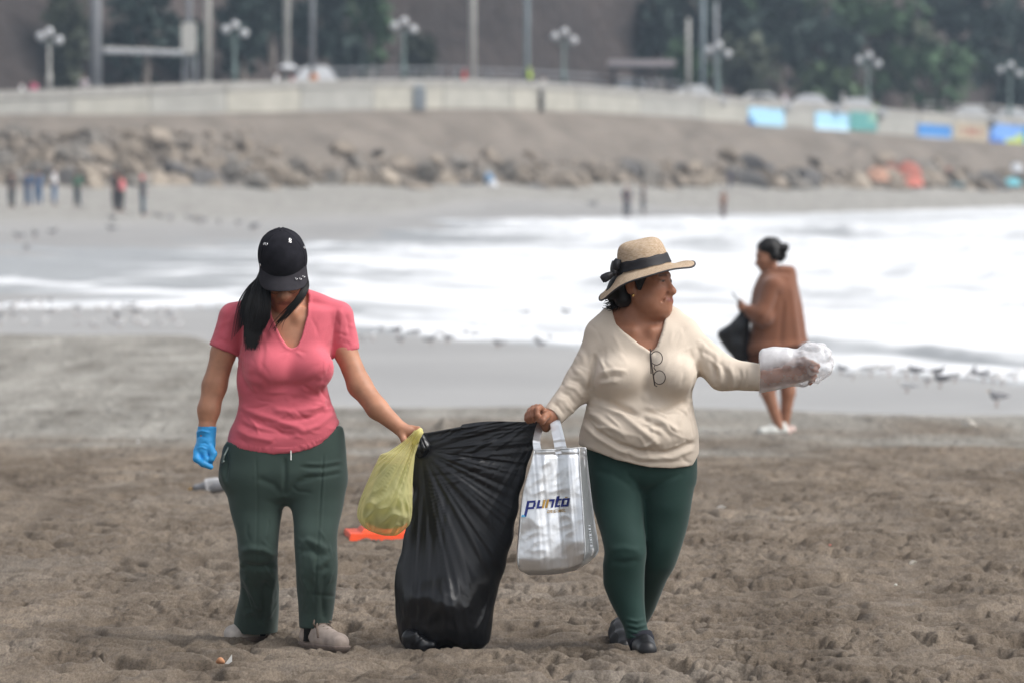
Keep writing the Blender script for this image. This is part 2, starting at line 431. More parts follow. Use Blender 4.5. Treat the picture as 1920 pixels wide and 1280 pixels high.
def sand_mat():
    m = mat('sand'); nt = m.node_tree; n, l = nt.nodes, nt.links; p = n['Principled BSDF']
    tc = n.new('ShaderNodeTexCoord'); P = tc.outputs['Object']
    def noise(sc_, det=5, ro=.55, vec=P):
        t = n.new('ShaderNodeTexNoise'); t.inputs['Scale'].default_value = sc_; t.inputs['Detail'].default_value = det; t.inputs['Roughness'].default_value = ro
        l.new(vec, t.inputs['Vector']); return t.outputs[0]
    def rng_(v, a, b, c, d_):
        r = n.new('ShaderNodeMapRange'); r.inputs[1].default_value = a; r.inputs[2].default_value = b; r.inputs[3].default_value = c; r.inputs[4].default_value = d_; l.new(v, r.inputs[0]); return r.outputs[0]
    def mix(f, a, b, bt='MIX'):
        x = n.new('ShaderNodeMix'); x.data_type = 'RGBA'; x.blend_type = bt
        for s_, v in ((0, f), (6, a), (7, b)):
            if isinstance(v, tuple): x.inputs[s_].default_value = (*v, 1)
            elif isinstance(v, (int, float)): x.inputs[s_].default_value = v
            else: l.new(v, x.inputs[s_])
        return x.outputs[2]
    def att(k):
        a = n.new('ShaderNodeAttribute'); a.attribute_name = k; return a.outputs['Fac']
    mp = n.new('ShaderNodeMapping'); mp.inputs['Scale'].default_value = (1, .55, 1); l.new(P, mp.inputs[0]); S = mp.outputs[0]
    brown = mix(rng_(noise(1.6, 5, .6, S), .38, .64, 0, 1), (.155, .122, .091), (.230, .187, .144))
    brown = mix(rng_(noise(7, 6, .7, S), .52, .72, 0, .7), brown, (.27, .232, .195)); brown = mix(rng_(noise(14, 6, .7, S), .56, .72, 0, .7), brown, (.105, .084, .068)); brown = mix(rng_(noise(.7, 4, .6, S), .56, .68, 0, .55), brown, (.275, .245, .212))
    grey = mix(rng_(noise(.9, 5, .6, S), .35, .65, 0, 1), (.235, .222, .198), (.345, .332, .302))
    mp2 = n.new('ShaderNodeMapping'); mp2.inputs['Scale'].default_value = (2.2, .16, 1); l.new(P, mp2.inputs[0])
    c = mix(att('grey'), brown, grey); st = noise(1.0, 7, .68, mp2.outputs[0])
    c = mix(rng_(st, .30, .50, 1, 0), c, mix(1.0, c, (.58, .555, .53), 'MULTIPLY')); c = mix(rng_(st, .52, .72, 0, 1), c, mix(1.0, c, (1.40, 1.40, 1.40), 'MULTIPLY'))
    mp3 = n.new('ShaderNodeMapping'); mp3.inputs['Scale'].default_value = (1, .09, 1); l.new(P, mp3.inputs[0]); gr = noise(120, 3, .7, mp3.outputs[0])
    c = mix(rng_(gr, .32, .68, 0, 1), mix(1.0, c, (.70, .69, .68), 'MULTIPLY'), mix(1.0, c, (1.30, 1.30, 1.30), 'MULTIPLY'))
    c = mix(rng_(noise(420, 2), .3, .7, 0, 1), mix(1.0, c, (.72, .72, .72), 'MULTIPLY'), mix(1.0, c, (1.22, 1.22, 1.22), 'MULTIPLY'))
    wet_sheen = mix(rng_(noise(.25, 4, .6, S), .35, .65, 0, 1), (.33, .325, .318), (.39, .385, .375))  # pale tone puts the sky's reflection into the wet sand's colour
    c = mix(att('wet'), c, wet_sheen)
    l.new(c, p.inputs['Base Color'])
    l.new(rng_(att('wet'), .3, 1, .92, .34), p.inputs['Roughness']); p.inputs['Specular IOR Level'].default_value = .35
    b = n.new('ShaderNodeBump'); b.inputs['Distance'].default_value = .020
    h = mix(.45, noise(42, 7, .75), noise(150, 4, .8)); l.new(h, b.inputs['Height'])
    l.new(rng_(att('wet'), 0, .6, 1.0, .03), b.inputs['Strength']); l.new(b.outputs[0], p.inputs['Normal'])
    return m

def build_sea():
    d = []; q = 52.0
    while q < 560: d.append(q); q += max(.12, q*q*4.6e-5)
    d = np.array(d); u = np.concatenate([np.linspace(-.32, -.122, 30), np.linspace(-.12, .12, 230), np.linspace(.122, .32, 30)])
    Y, U = np.meshgrid(d, u, indexing='ij'); X = U*Y
    off = Y-dshore(X)
    z = SEA + .012*fbm(X*.6, Y*.25, 3, 2)
    foam = np.zeros_like(X)
    right = ss(X+fbm(X*.1, Y*.03, 2, 8)*4, -5.5, 2.5)
    # the broad white water of the breaking waves
    foam += right*(1.05+.4*fbm(X*.35, Y*.07, 4, 3))
    foam -= .30*ss(fbm(X*.07+3, Y*.035, 4, 31), -.1, .7)*ss(Y, 90, 200)*right
    swash = ss(off, .2, 3.2)*(1-ss(off, 7.2, 8.0)); foam = np.where(off < 8, .15+(.50+.35*right)*swash+.45*fbm(X*.8, Y*.35, 4, 12), foam)
    for o0, hh, w, lo in ((8.6, .14, .6, .1), (24, .12, 1.2, .72), (41, .22, 1.6, .75), (70, .28, 2.2, .8), (112, .35, 3, .8), (160, .4, 4, .8)):
        o1 = off-o0-.5*vnoise(X*.45, Y*0+o0, 7)-1.2*vnoise(X*.13, Y*0+o0, 9)
        st = np.exp(-np.clip(o1, 0, None)/(w*9))*ss(o1, -w, w)
        z += hh*(.4+.6*right)*st*(1+.35*fbm(X*1.1, Y*.4, 3, 15))
        foam -= (1-lo)*.85*np.exp(-((o1+w*.3)/(w*.75))**2)*(.75+.4*vnoise(X*.3, Y*0, int(o0)))*(ss(X, .5, 3.5) if o0 < 10 else 1)
    # long thin swash lines on the left
    for y0, w in ((101, 3.6), (112, 1.6), (119, 1.6), (131, 1.6), (142, 1.4), (158, 2), (176, 2.5)):
        o1 = Y-y0-1.3*X*.4-2.2*vnoise(X*.16, Y*0, int(y0)); foam += (1-right)*1.15*np.exp(-(o1/w)**2)*ss(X+vnoise(X*.3, Y*0+y0, 2)*2, -16 if y0 < 105 else -10.5, -5)
        z += (1-right)*.05*np.exp(-(o1/w)**2)
    foam += .30*fbm(X*.07, off*.16, 4, 71)*ss(off, 2, 12) + .12*fbm(X*.5, off*.5, 3, 77)*ss(off, 1, 4)-.06
    foam = np.clip(foam, 0, 1)
    m = mat('sea_water'); nt = m.node_tree; n, l = nt.nodes, nt.links; p = n['Principled BSDF']
    a = n.new('ShaderNodeAttribute'); a.attribute_name = 'foam'
    t = n.new('ShaderNodeTexNoise'); t.inputs['Scale'].default_value = 1.6; t.inputs['Detail'].default_value = 6
    tc = n.new('ShaderNodeTexCoord'); mp = n.new('ShaderNodeMapping'); mp.inputs['Scale'].default_value = (1, .45, 1); l.new(tc.outputs['Object'], mp.inputs[0]); l.new(mp.outputs[0], t.inputs['Vector'])
    ad = n.new('ShaderNodeMath'); ad.operation = 'MULTIPLY_ADD'; l.new(t.outputs[0], ad.inputs[0]); ad.inputs[1].default_value = .9; ad.inputs[2].default_value = -.45
    ad2 = n.new('ShaderNodeMath'); l.new(ad.outputs[0], ad2.inputs[0]); l.new(a.outputs['Fac'], ad2.inputs[1])
    r = n.new('ShaderNodeMapRange'); r.inputs[1].default_value = .05; r.inputs[2].default_value = 1.0; l.new(ad2.outputs[0], r.inputs[0])
    mx = n.new('ShaderNodeMix'); mx.data_type = 'RGBA'; mx.inputs[6].default_value = (.33, .345, .355, 1); mx.inputs[7].default_value = (.75, .765, .785, 1)
    l.new(r.outputs[0], mx.inputs[0]); l.new(mx.outputs[2], p.inputs['Base Color'])
    r2 = n.new('ShaderNodeMapRange'); r2.inputs[3].default_value = .42; r2.inputs[4].default_value = .9; l.new(r.outputs[0], r2.inputs[0]); l.new(r2.outputs[0], p.inputs['Roughness'])
    b = n.new('ShaderNodeBump'); b.inputs['Strength'].default_value = .5; b.inputs['Distance'].default_value = .12; l.new(t.outputs[0], b.inputs['Height']); l.new(b.outputs[0], p.inputs['Normal'])
    o = nmesh('sea', np.stack([X, Y, z], -1).reshape(-1, 3), grid_faces(len(d), len(u)), m, attrs={'foam': foam})
    tag(o, kind='structure')

build_beach(); build_sea()

# ------------------------------------------------------------------ embankment, sea wall, road, hill
def build_far():
    xs = np.linspace(-75, 130, 420); ts = np.linspace(0, 1, 60)
    T, X = np.meshgrid(ts, xs, indexing='ij'); D = Dwall(X)-SLOPE*(1-T)-.02
    toe = Dwall(X)-SLOPE; z0 = CAMZ-25*toe/FPX-.3; z1 = zwall(X, 2)+.05
    prof = T**.85
    z = z0+(z1-z0)*prof + (fbm(X*.12, T*2.2, 3, 5)*.55+fbm(X*.5, T*6, 4, 14)*.22+fbm(X*1.6, T*16, 3, 24)*.12)*np.sin(PI*np.clip(T, .02, .98))
    m = mat('embankment_earth', (.135, .116, .098), .95, col2=(.215, .185, .158), vs=.35, vd=8, bump=.6, bs=3, bd=.25)
    tag(nmesh('embankment', np.stack([X, D, z], -1).reshape(-1, 3), grid_faces(*T.shape), m), kind='structure')
    # sea wall, one block per bay, with a projecting coping
    wall = empty('sea_wall', (0, Dwall(0), float(zwall(0, 2))), 'long curved pale concrete sea wall running along the top of the rocky embankment', 'wall')
    wm = [mat('wall_concrete_%s' % k, c, .9, var=.13, vs=.9, vd=6, bump=.3, bs=6, bd=.05) for k, c in (('pale', (.385, .375, .335)), ('grey', (.345, .34, .315)), ('cream', (.41, .395, .345)))]
    cm = mat('coping_concrete', (.33, .32, .30), .9, var=.15, vs=1.2, vd=5)
    edges = np.arange(-66, 116, 4.4)
    for i, (a, b) in enumerate(zip(edges[:-1], edges[1:])):
        b2 = b-.06; V = []
        for x in (a, b2):
            d = Dwall(x)
            V += [(x, d, zwall(x, 2)-.5), (x, d, zwall(x, 1)), (x, d+.8, zwall(x, 1)), (x, d+.8, zwall(x, 2)-.5)]
        Fb = [(0, 4, 5, 1), (1, 5, 6, 2), (2, 6, 7, 3), (0, 1, 2, 3), (7, 6, 5, 4)]
        nmesh('wall_panel', V, Fb, wm[(i*7+i//3) % 3], wall, False)
        V = []
        for x in (a, b2):
            d = Dwall(x)
            V += [(x, d-.12, zwall(x, 1)+.004), (x, d-.12, zwall(x, 0)), (x, d+1.1, zwall(x, 0)), (x, d+1.1, zwall(x, 1)+.004)]
        nmesh('coping', V, Fb+[(0, 3, 7, 4)], cm, wall, False)
    xs = np.linspace(-80, 140, 80); ts = np.linspace(0, 1, 6); T, X = np.meshgrid(ts, xs, indexing='ij')
    z = zwall(X, 0)-.95-.0*T
    tag(nmesh('road', np.stack([X, Dwall(X)+.75+T*28, z], -1).reshape(-1, 3), grid_faces(*T.shape), mat('asphalt', (.07, .07, .072), .9, var=.2, vs=2)), kind='structure')
    # brown cliff behind the road
    xs = np.linspace(-120, 190, 300); ts = np.linspace(0, 1, 110); T, X = np.meshgrid(ts, xs, indexing='ij')
    Dh = Dwall(X)+26+T*62
    z = zwall(X, 0)-.4+T**.8*62+(fbm(X*.05, T*3, 4, 50)*3.4+fbm(X*.25, T*9, 4, 60)*1.3)*ss(T, 0, .12)
    Dh = Dh+fbm(X*.09, T*2+9, 4, 66)*4*ss(T, 0, .1)
    hm = mat('hill_earth', (.036, .029, .028), .98, col2=(.085, .066, .060), vs=.11, vd=9, bump=.8, bs=.9, bd=.8)
    tag(nmesh('hill', np.stack([X, Dh, z], -1).reshape(-1, 3), grid_faces(*T.shape), hm), kind='structure')
build_far()

# haze: one closed box of thin air round everything
hz = MB().box((25, 240, 39), (420, 560, 84)).build('haze', None, None)
hm_ = bpy.data.materials.new('haze_air'); hm_.use_nodes = True; nn = hm_.node_tree.nodes; nn.remove(nn['Principled BSDF'])
pv = nn.new('ShaderNodeVolumePrincipled'); pv.inputs['Color'].default_value = (.66, .82, 1.0, 1); pv.inputs['Density'].default_value = .00031; pv.inputs['Anisotropy'].default_value = .2
hm_.node_tree.links.new(pv.outputs[0], nn['Material Output'].inputs['Volume']); hz.data.materials.append(hm_); tag(hz, kind='stuff')

# boulders of the rock armour
def rock_mesh(seed):
    bm = bmesh.new(); bmesh.ops.create_icosphere(bm, subdivisions=2, radius=1)
    V = np.array([v.co for v in bm.verts]); r = np.random.default_rng(seed)
    for _ in range(9):
        nrm = r.normal(size=3); nrm /= np.linalg.norm(nrm); h = .36+.34*r.random(); q = V@nrm
        V -= np.outer(np.clip(q-h, 0, None), nrm)
    V *= (1+.05*n3(V, 4, seed))[:, None]*np.array([1.25, .9, .8]); F = [tuple(v.index for v in f.verts) for f in bm.faces]; bm.free(); return V, F
_rk = [rock_mesh(50+i) for i in range(9)]
rockm = [mat('rock_'+k, c, .95, var=.3, vs=2.2, vd=7, bump=.7, bs=5, bd=.12) for k, c in (('grey', (.19, .172, .152)), ('dark', (.125, .118, .115)), ('tan', (.25, .21, .17)), ('pale', (.33, .28, .225)), ('brown', (.21, .175, .14)), ('red', (.33, .15, .12)))]
_rlab = ['grey weathered boulder in the rock armour below the wall', 'dark boulder in the rock armour at the foot of the embankment', 'tan sandy boulder in the rock armour below the wall', 'pale cream boulder in the rock armour below the wall', 'brown boulder in the rock armour below the wall', 'reddish boulder in the rocks at the right by the tents']
_rme = {}
def slope_point(X, t):
    toe = Dwall(X)-SLOPE; z0 = CAMZ-25*toe/FPX-.3; z1 = float(zwall(X, 2))
    return Vector((X, toe+SLOPE*t, z0+(z1-z0)*max(t, 0)**.85))
LANDM = [(-9999, 'left of the leftmost lamp'), (112, 'below the thick concrete column'), (265, 'below the gantry beam'), (385, 'below the pole with a grey box'), (490, 'below the parasol'), (640, 'right of the parasol'), (735, 'below the grey box on the wall'), (830, 'below the pale pole'), (935, 'near the folded beach umbrella'), (1010, 'right of the dark gap in the wall'), (1110, 'below the shelter'), (1275, 'below the pair of poles'), (1385, 'below the leftmost blue banner'), (1500, 'below the pale blue and teal banners'), (1660, 'around the red tents'), (1780, 'below the tan banner')]
def landmark(px): return [n for p, n in LANDM if p <= px][-1]
rr = random.Random(5); nb = 0
while nb < 294:
    if nb < 190: X = -37+87*(nb+rr.random())/190; left = X < -16+rr.uniform(-3, 3); t = rr.random()*.30-.03
    elif nb < 250: X = rr.uniform(-37, -14); left = True; t = .22+rr.random()*.6*(1 if X < -21 else .4)
    else: X = rr.uniform(-37, 50); left = False; t = .2+rr.random()*.22
    s = rr.uniform(.45, 1.4)*(1-.35*max(t, 0)); s *= (1.15 if t < .2 else 1)
    k = rr.choices(range(6), (28, 20, 24, 10, 18, 0))[0]
    if t > .3 and k == 1: k = 4
    v = rr.randrange(9); key = (v, k)
    if key not in _rme:
        o = nmesh('boulder', _rk[v][0], _rk[v][1], rockm[k], None, False, False); _rme[key] = o.data
    else: o = bpy.data.objects.new('boulder', _rme[key]); COL.objects.link(o)
    o.location = slope_point(X, t)+Vector((0, -.15, s*.10)); o.scale = (s*rr.uniform(.8, 1.25), s, s*rr.uniform(.75, 1.15))
    o.rotation_euler = (rr.uniform(-.5, .5), rr.uniform(-.5, .5), rr.uniform(0, 6.28))
    wpx = X*FPX/Dwall(X)+960
    tag(o, '%s %s boulder %s on the slope %s' % (('small' if s < .62 else ('middling' if s < .92 else 'big')), ('grey', 'dark', 'tan', 'pale', 'brown', 'reddish')[k], 'low' if t < .12 else ('halfway' if t < .3 else 'high'), landmark(wpx)), 'boulder', 'boulders of the rock armour'); nb += 1
# rubble between the boulders, too small to tell apart
V = []; F = []
for i in range(3000):
    X = rr.uniform(-60, 56); t = rr.random()*(.8 if X < -15 else .36)-.04; s = rr.uniform(.10, .34); p = slope_point(X, t); c, sn = math.cos(i), math.sin(i); o = len(V); Vr, Fr = _rk[i % 3]
    if i == 0: _small = [bmesh.new() for _ in range(1)]; bmesh.ops.create_icosphere(_small[0], subdivisions=1, radius=1); SV = np.array([v.co for v in _small[0].verts]); SF = [tuple(v.index for v in f.verts) for f in _small[0].faces]
    W3 = SV*np.array([1.2, .9, .75])*s*(1+.25*n3(SV, 3, i % 5))[:, None]; W3 = np.stack([W3[:, 0]*c-W3[:, 1]*sn, W3[:, 0]*sn+W3[:, 1]*c, W3[:, 2]], -1)+np.array(p)+np.array([0, -.1, s*.3]); V.append(W3); F.append(np.array(SF)+i*len(SV))
ob = nmesh('rubble', np.concatenate(V), np.concatenate(F), mat('rubble_stone', (.17, .15, .13), .95, col2=(.33, .28, .23), vs=.8, vd=3), None, False); tag(ob, kind='stuff')
for px, py, s in ((1060,)*0 or [(1655, 318, 1.0), (1628, 330, .8), (1755, 335, .85), (1768, 320, .7)]):
    D = Dwall(Xw(px))-SLOPE+4; o = nmesh('boulder', _rk[3][0], _rk[3][1], rockm[5], None, False, False)
    o.location = (PX(px, D), D-1, PZ(py+8, D)); o.scale = (s*1.1, s, s*1.2); tag(o, 'reddish boulder beside the tents, %s' % {1655: 'left of the dull red tent', 1628: 'leftmost of the reddish ones', 1755: 'right of the coral tent', 1768: 'topmost at the right'}[px], 'boulder', 'boulders of the rock armour')

# ------------------------------------------------------------------ trees
barkm = mat('bark', (.20, .17, .15), .9, var=.3, vs=2)
leafm = {k: mat('leaves_'+k, c, .8, var=.35, vs=1.3, vd=3) for k, c in (('dark', (.020, .038, .032)), ('mid', (.040, .082, .036)), ('pale', (.062, .10, .046)), ('olive', (.058, .068, .044)))}
def tree(px, py, rx, ry, back, kind, label, trunk=True, n=420):
    X0 = Xw(px); D = Dwall(X0)+back; X0 = PX(px, D); r = np.random.default_rng(int(px*7+py)); k = D/FPX
    c = np.array([X0, D, PZ(py, D)]); R = np.array([rx*k, rx*k*.8, ry*k]); zg = float(zwall(X0, 0))-.3 + max(0, back-26)*.75
    root = empty('tree', (X0, D, zg), label, 'tree', 'trees on the slope behind the road')
    # clumps of leaf faces through the crown
    nc = max(10, n//26); cc = r.normal(size=(nc, 3)); cc /= np.linalg.norm(cc, axis=1)[:, None]; cc *= (r.random((nc, 1))**.4)*.85
    V = []; F = []; cs = []
    for q in cc:
        m_ = 26; p = c+(q+r.normal(size=(m_, 3))*.2)*R
        for w in p:
            a = r.normal(size=3); a /= np.linalg.norm(a); b = np.cross(a, r.normal(size=3)); b /= np.linalg.norm(b)+1e-6; s = (.28+.3*r.random())
            i = len(V); V += [w-a*s-b*s*.6, w+a*s-b*s*.5, w+a*s*.8+b*s*.6, w-a*s+b*s*.5]; F.append((i, i+1, i+2, i+3))
    nmesh('crown', np.array(V), np.array(F), leafm[kind], root, False)
    m = MB(); m.tube([(X0, D, zg-1), (X0+.2, D, (zg+c[2])/2), (X0, D, c[2])], [.35, .27, .1], 7)
    for a in range(4):
        e = c+np.array([math.cos(a*1.6+px)*R[0]*.6, math.sin(a*1.6)*R[1]*.6, R[2]*(.1+.15*a)]); m.tube([(X0+.1, D, (zg+c[2])/2+a*.2), tuple((np.array([X0, D, c[2]])+e)/2), tuple(e)], [.16, .11, .04], 5)
    m.build('trunk', barkm, root)
TR = [(270,50,85,95,22,'dark','dark blue green tree between the thick concrete column and the pole with a grey box'),(345,75,45,60,24,'dark','dark tree right behind the pole with a grey box'),
 (450,60,52,95,22,'dark','dark upright tree behind the three globe lamp left of centre'),(505,20,40,60,26,'dark','dark bushy tree just left of the pole above the parasol'),(600,45,48,60,24,'dark','dark tree behind the thin pole with the blue base'),
 (690,60,55,95,24,'mid','green tree left of the lamp at centre left'),(655,115,38,45,18,'dark','low dark bush below the green tree at centre left'),(120,70,42,100,24,'olive','brownish tree beside the leftmost lamp'),
 (1235,50,62,75,26,'dark','dark tree above the flat roofed shelter'),(1330,35,85,70,22,'dark','big dark tree behind the pair of poles at right'),(1395,140,78,60,14,'olive','rounded olive bush right of the shelter'),
 (1460,60,70,75,24,'dark','dark tree behind and above the olive bush'),(1545,95,85,75,19,'dark','dark wide tree with a forked pale trunk'),(1610,22,110,45,28,'mid','bright green tree along the top edge at right'),
 (1735,135,95,72,14,'mid','large round green tree left of the rightmost lamp'),(1545,160,62,40,12,'pale','low pale green bush at the wall below the forked trunk'),(1700,75,75,65,26,'olive','reddish olive tree at upper right'),
 (1850,60,80,95,20,'dark','dark tree in front of the pale trunks at the right edge'),(1905,160,50,60,14,'dark','dark bush at the right edge behind the wall'),(1780,20,80,50,30,'dark','dark tree at the top right corner'),(1960,60,70,110,22,'dark','dark tree cut by the right edge of the view'),
 (1450,15,90,40,30,'mid','green tree top along the upper edge right of the poles'),(30,20,60,50,34,'olive','dry brownish tree in the upper left corner'),(780,100,30,35,20,'olive','small brownish bush behind the lamp at centre left'),(1290,135,40,50,15,'mid','green bush between the shelter and the poles')]
for t in TR: tree(*t)
# ------------------------------------------------------------------ poles, lamps, shelter
polem = {k: mat('pole_'+k, c, .75, var=.12, vs=2) for k, c in (('concrete', (.42, .41, .39)), ('grey', (.27, .28, .30)), ('blue', (.30, .36, .39)), ('pale', (.50, .49, .46)))}
def wbase(px, back=2.0):
    D = Dwall(Xw(px))+back; return PX(px, D), D, float(zwall(PX(px, D), 0))-.25
def pole(px, ytop, wpx, mk, label, back=2.0, head=False):
    x, D, z = wbase(px, back); k = D/FPX; zt = PZ(ytop, D)
    root = empty('utility_pole', (x, D, z), label, 'pole', 'tall poles along the seafront road')
    MB().tube([(x, D, z), (x, D, (z+zt)/2), (x, D, zt)], [wpx*k*.5, wpx*k*.46, wpx*k*.4], 12).build('shaft', polem[mk], root, True)
    MB().box((x, D, z+.2), (wpx*k*1.5, wpx*k*1.5, .4)).build('footing', polem['concrete'], root)
    if head:
        m = MB(); m.tube([(x, D, zt-.1), (x+.6, D-.4, zt+.35), (x+1.5, D-1, zt+.5)], .06, 6); m.build('arm', polem[mk], root)
        MB().box((x+1.7, D-1.1, zt+.5), (.7, .28, .14)).build('lamp_head', polem['grey'], root)
    return root
pole(180, -260, 22, 'grey', 'very thick grey concrete column at the left end of the gantry beam', 3)
pole(390, -330, 13, 'pale', 'pale concrete pole right of the pole with a grey box', 2, True)
pole(538, -330, 12, 'concrete', 'grey concrete pole rising behind the parasol on the wall', 2, True)
pole(586, -260, 9, 'grey', 'thin grey pole beside the white van', 3)
pole(886, -330, 13, 'pale', 'pale pole next to the person in red on the wall', 2, True)
pole(988, -330, 10, 'blue', 'bluish pole right behind the person in the yellow vest', 2, True)
pole(1290, 35, 8, 'concrete', 'short thin pole just right of the shelter roof', 2)
pole(1317, -300, 10, 'blue', 'bluish pole right of the short thin pole', 6, True)
pole(1342, 5, 8, 'grey', 'thin pole with its top in view beside the bluish pole', 5)
bp = pole(355, -260, 11, 'grey', 'grey pole carrying a tall pale box, at the right end of the gantry beam', 3)
x, D, z = wbase(355, 3); k = D/FPX
MB().box((x, D-.25, PZ(73, D)), (27*k, .6, 58*k)).build('cabinet', polem['pale'], bp)
m = MB(); m.tube([(x-.35, D-.1, z), (x-.3, D-.1, PZ(104, D))], .09, 6); m.build('strut', polem['grey'], bp)
m = MB(); m.tube([(x+.45, D-.1, z), (x+.4, D-.1, PZ(104, D))], .09, 6); m.build('strut', polem['grey'], bp)
xa, Da, _ = wbase(195, 3); xb, Db, _ = wbase(344, 3)
gb = empty('gantry_beam', (xa, Da, PZ(100, Da)), 'mauve grey horizontal gantry beam between the thick column and the boxed pole', 'beam')
MB().tube([(xa, Da-.4, PZ(97, Da)), (xb, Db-.4, PZ(101, Db))], .16, 8).build('chord', polem['grey'], gb)
m = MB(); m.tube([(xa, Da-.4, PZ(90, Da)), (xb, Db-.4, PZ(97, Db))], .05, 6); m.build('top_rail', polem['concrete'], gb)
globem = mat('globe_glass', (.58, .59, .61), .3)
lampm = mat('lamp_green_paint', (.16, .22, .21), .6)
LL = [(93, 68, 'street lamp with three white globes at the far left near the pink clad person'), (440, 55, 'street lamp with three white globes in front of the dark upright tree'), (757, 48, 'street lamp with three white globes at centre left above the grey box on the wall'), (1057, 68, 'street lamp with three white globes left of the flat roofed shelter'),
      (1346, 93, 'street lamp with three white globes below the pair of poles'), (1627, 112, 'street lamp with three white globes above the teal banner'), (1892, 130, 'street lamp with three white globes at the right edge')]
for i, (px, py, lb) in enumerate(LL):
    x, D, z = wbase(px, 2.5); k = D/FPX; zt = PZ(py, D)
    root = empty('street_lamp', (x, D, z), lb, 'street lamp', 'three globe street lamps along the seafront')
    MB().tube([(x, D, z), (x, D, z+1.2), (x, D, z+1.3), (x, D, zt-.2)], [.16, .14, .08, .06], 8).build('post', polem['pale'] if i == 0 else lampm, root, True)
    for q, (dx, dy, dy2) in enumerate(((-17, 1, .25), (1, -7, -.35), (18, 8, .1))):
        MB().ball((x+dx*k, D+dy2, zt+(-dy)*k), .27, 12, 8).build('globe', globem, root, True)
        MB().tube([(x, D, zt-.55), (x+dx*k*.7, D+dy2*.7, zt-.45-dy*k*.5), (x+dx*k, D+dy2, zt-.25-dy*k)], .035, 5).build('arm', lampm, root)
x, D, z = wbase(1202, 5); k = D/FPX
sh = empty('shelter', (x, D, z), 'flat roofed open shelter on dark posts beyond the wall', 'shelter')
MB().box((x, D, PZ(119, D)), (126*k, 2.6, 11*k)).build('roof', mat('shelter_roof', (.36, .32, .33), .8), sh)
MB().box((x, D, PZ(127.5, D)), (120*k, 2.4, 5*k)).build('fascia', mat('shelter_dark', (.06, .06, .07), .7), sh)
for dx in (-52, -8, 50): MB().box((x+dx*k, D, (z+PZ(130, D))/2), (.28, .28, PZ(130, D)-z)).build('post', mat('shelter_post', (.05, .05, .055), .7), sh)
# fence behind the road
for a, b, lb in ((-14, 12, 'grey roadside railing behind the wall at centre'), (32, 52, 'pale roadside railing behind the wall at right')):
    root = empty('railing', (a, Dwall(a)+9, float(zwall(a, 0))-.25), lb, 'railing')
    for j in range(2):
        m = MB(); m.tube([(X, Dwall(X)+9, float(zwall(X, 0))+.35+.5*j) for X in np.linspace(a, b, 12)], .06, 5); m.build('rail', polem['grey'] if a < 0 else polem['pale'], root)
    for X in np.arange(a, b, 2.5): MB().box((X, Dwall(X)+9.1, float(zwall(X, 0))+.3), (.1, .1, 1.15)).build('post', polem['grey'], root)
# ------------------------------------------------------------------ cars on the road (seen over the wall)
glassm = mat('car_glass', (.03, .035, .04), .1); tyrem = mat('tyre', (.02, .02, .02), .9); hubm = mat('hub', (.4, .4, .42), .4, metal=.8)
def car(px, colr, label, tall=1.0, back=7.0, rz=0.0):
    x, D, z = wbase(px, back); z -= .7; k = D/FPX
    root = empty('car', (x, D, z), label, 'car', 'cars on the seafront road')
    pm = mat('car_paint', colr, .3, spec=.6)
    pr = [(-2.15, .35), (-2.2, .7), (-2.05, .92), (-1.6, .98), (-.95, 1.42*tall), (-.5, 1.5*tall), (.55, 1.48*tall), (1.2, 1.0), (2.0, .88), (2.2, .65), (2.15, .35)]
    V = []; F = []; n = len(pr)
    for s, wd in ((-1, .84), (1, .84)):
        for a, b in pr: V.append((x+a, D+s*(wd if b < 1.1 else .68), z+b))
    F = [tuple(range(n))[::-1], tuple(range(n, 2*n))]+[(i, (i+1) % n, n+(i+1) % n, n+i) for i in range(n)]
    nmesh('body', V, F, pm, root, False)
    for s in (-1, 1):
        nmesh('side_window', [(x+a, D+s*(.845-(b-.95)*.31), z+b) for a, b in ((-1.35, 1.03), (-.88, 1.36*tall), (.45, 1.4*tall), (.98, 1.05))], [(0, 1, 2, 3)], glassm, root, False)
    for wx in (-1.35, 1.35):
        for s in (-1, 1):
            m = MB(); m.tube([(x+wx, D+s*.62, z+.33), (x+wx, D+s*.86, z+.33)], .33, 14); w = m.build('wheel', tyrem, root)
            m = MB(); m.tube([(x+wx, D+s*.86, z+.33), (x+wx, D+s*.875, z+.33)], .18, 10); m.build('rim', hubm, w)
for px, c, lb, tl, bk in ((598, (.75, .76, .78), 'white van partly hidden behind the thin pole and wall', 1.3, 5), (1305, (.55, .56, .57), 'white car right of the short thin pole', 1.1, 4), (1428, (.56, .56, .57), 'white car above the leftmost blue banner', 1.0, 4),
    (1522, (.54, .55, .57), 'white car above the second pale blue banner', 1.1, 4), (1608, (.55, .56, .57), 'white car above the teal banner', 1.1, 4), (1822, (.54, .55, .56), 'white car above the tan banner', 1.1, 4), (1900, (.5, .52, .54), 'grey car at the right edge behind the wall', 1.1, 4), (1185, (.62, .64, .66), 'pale car under the shelter roof', 1.1, 7)):
    car(px, c, lb, tl, bk)
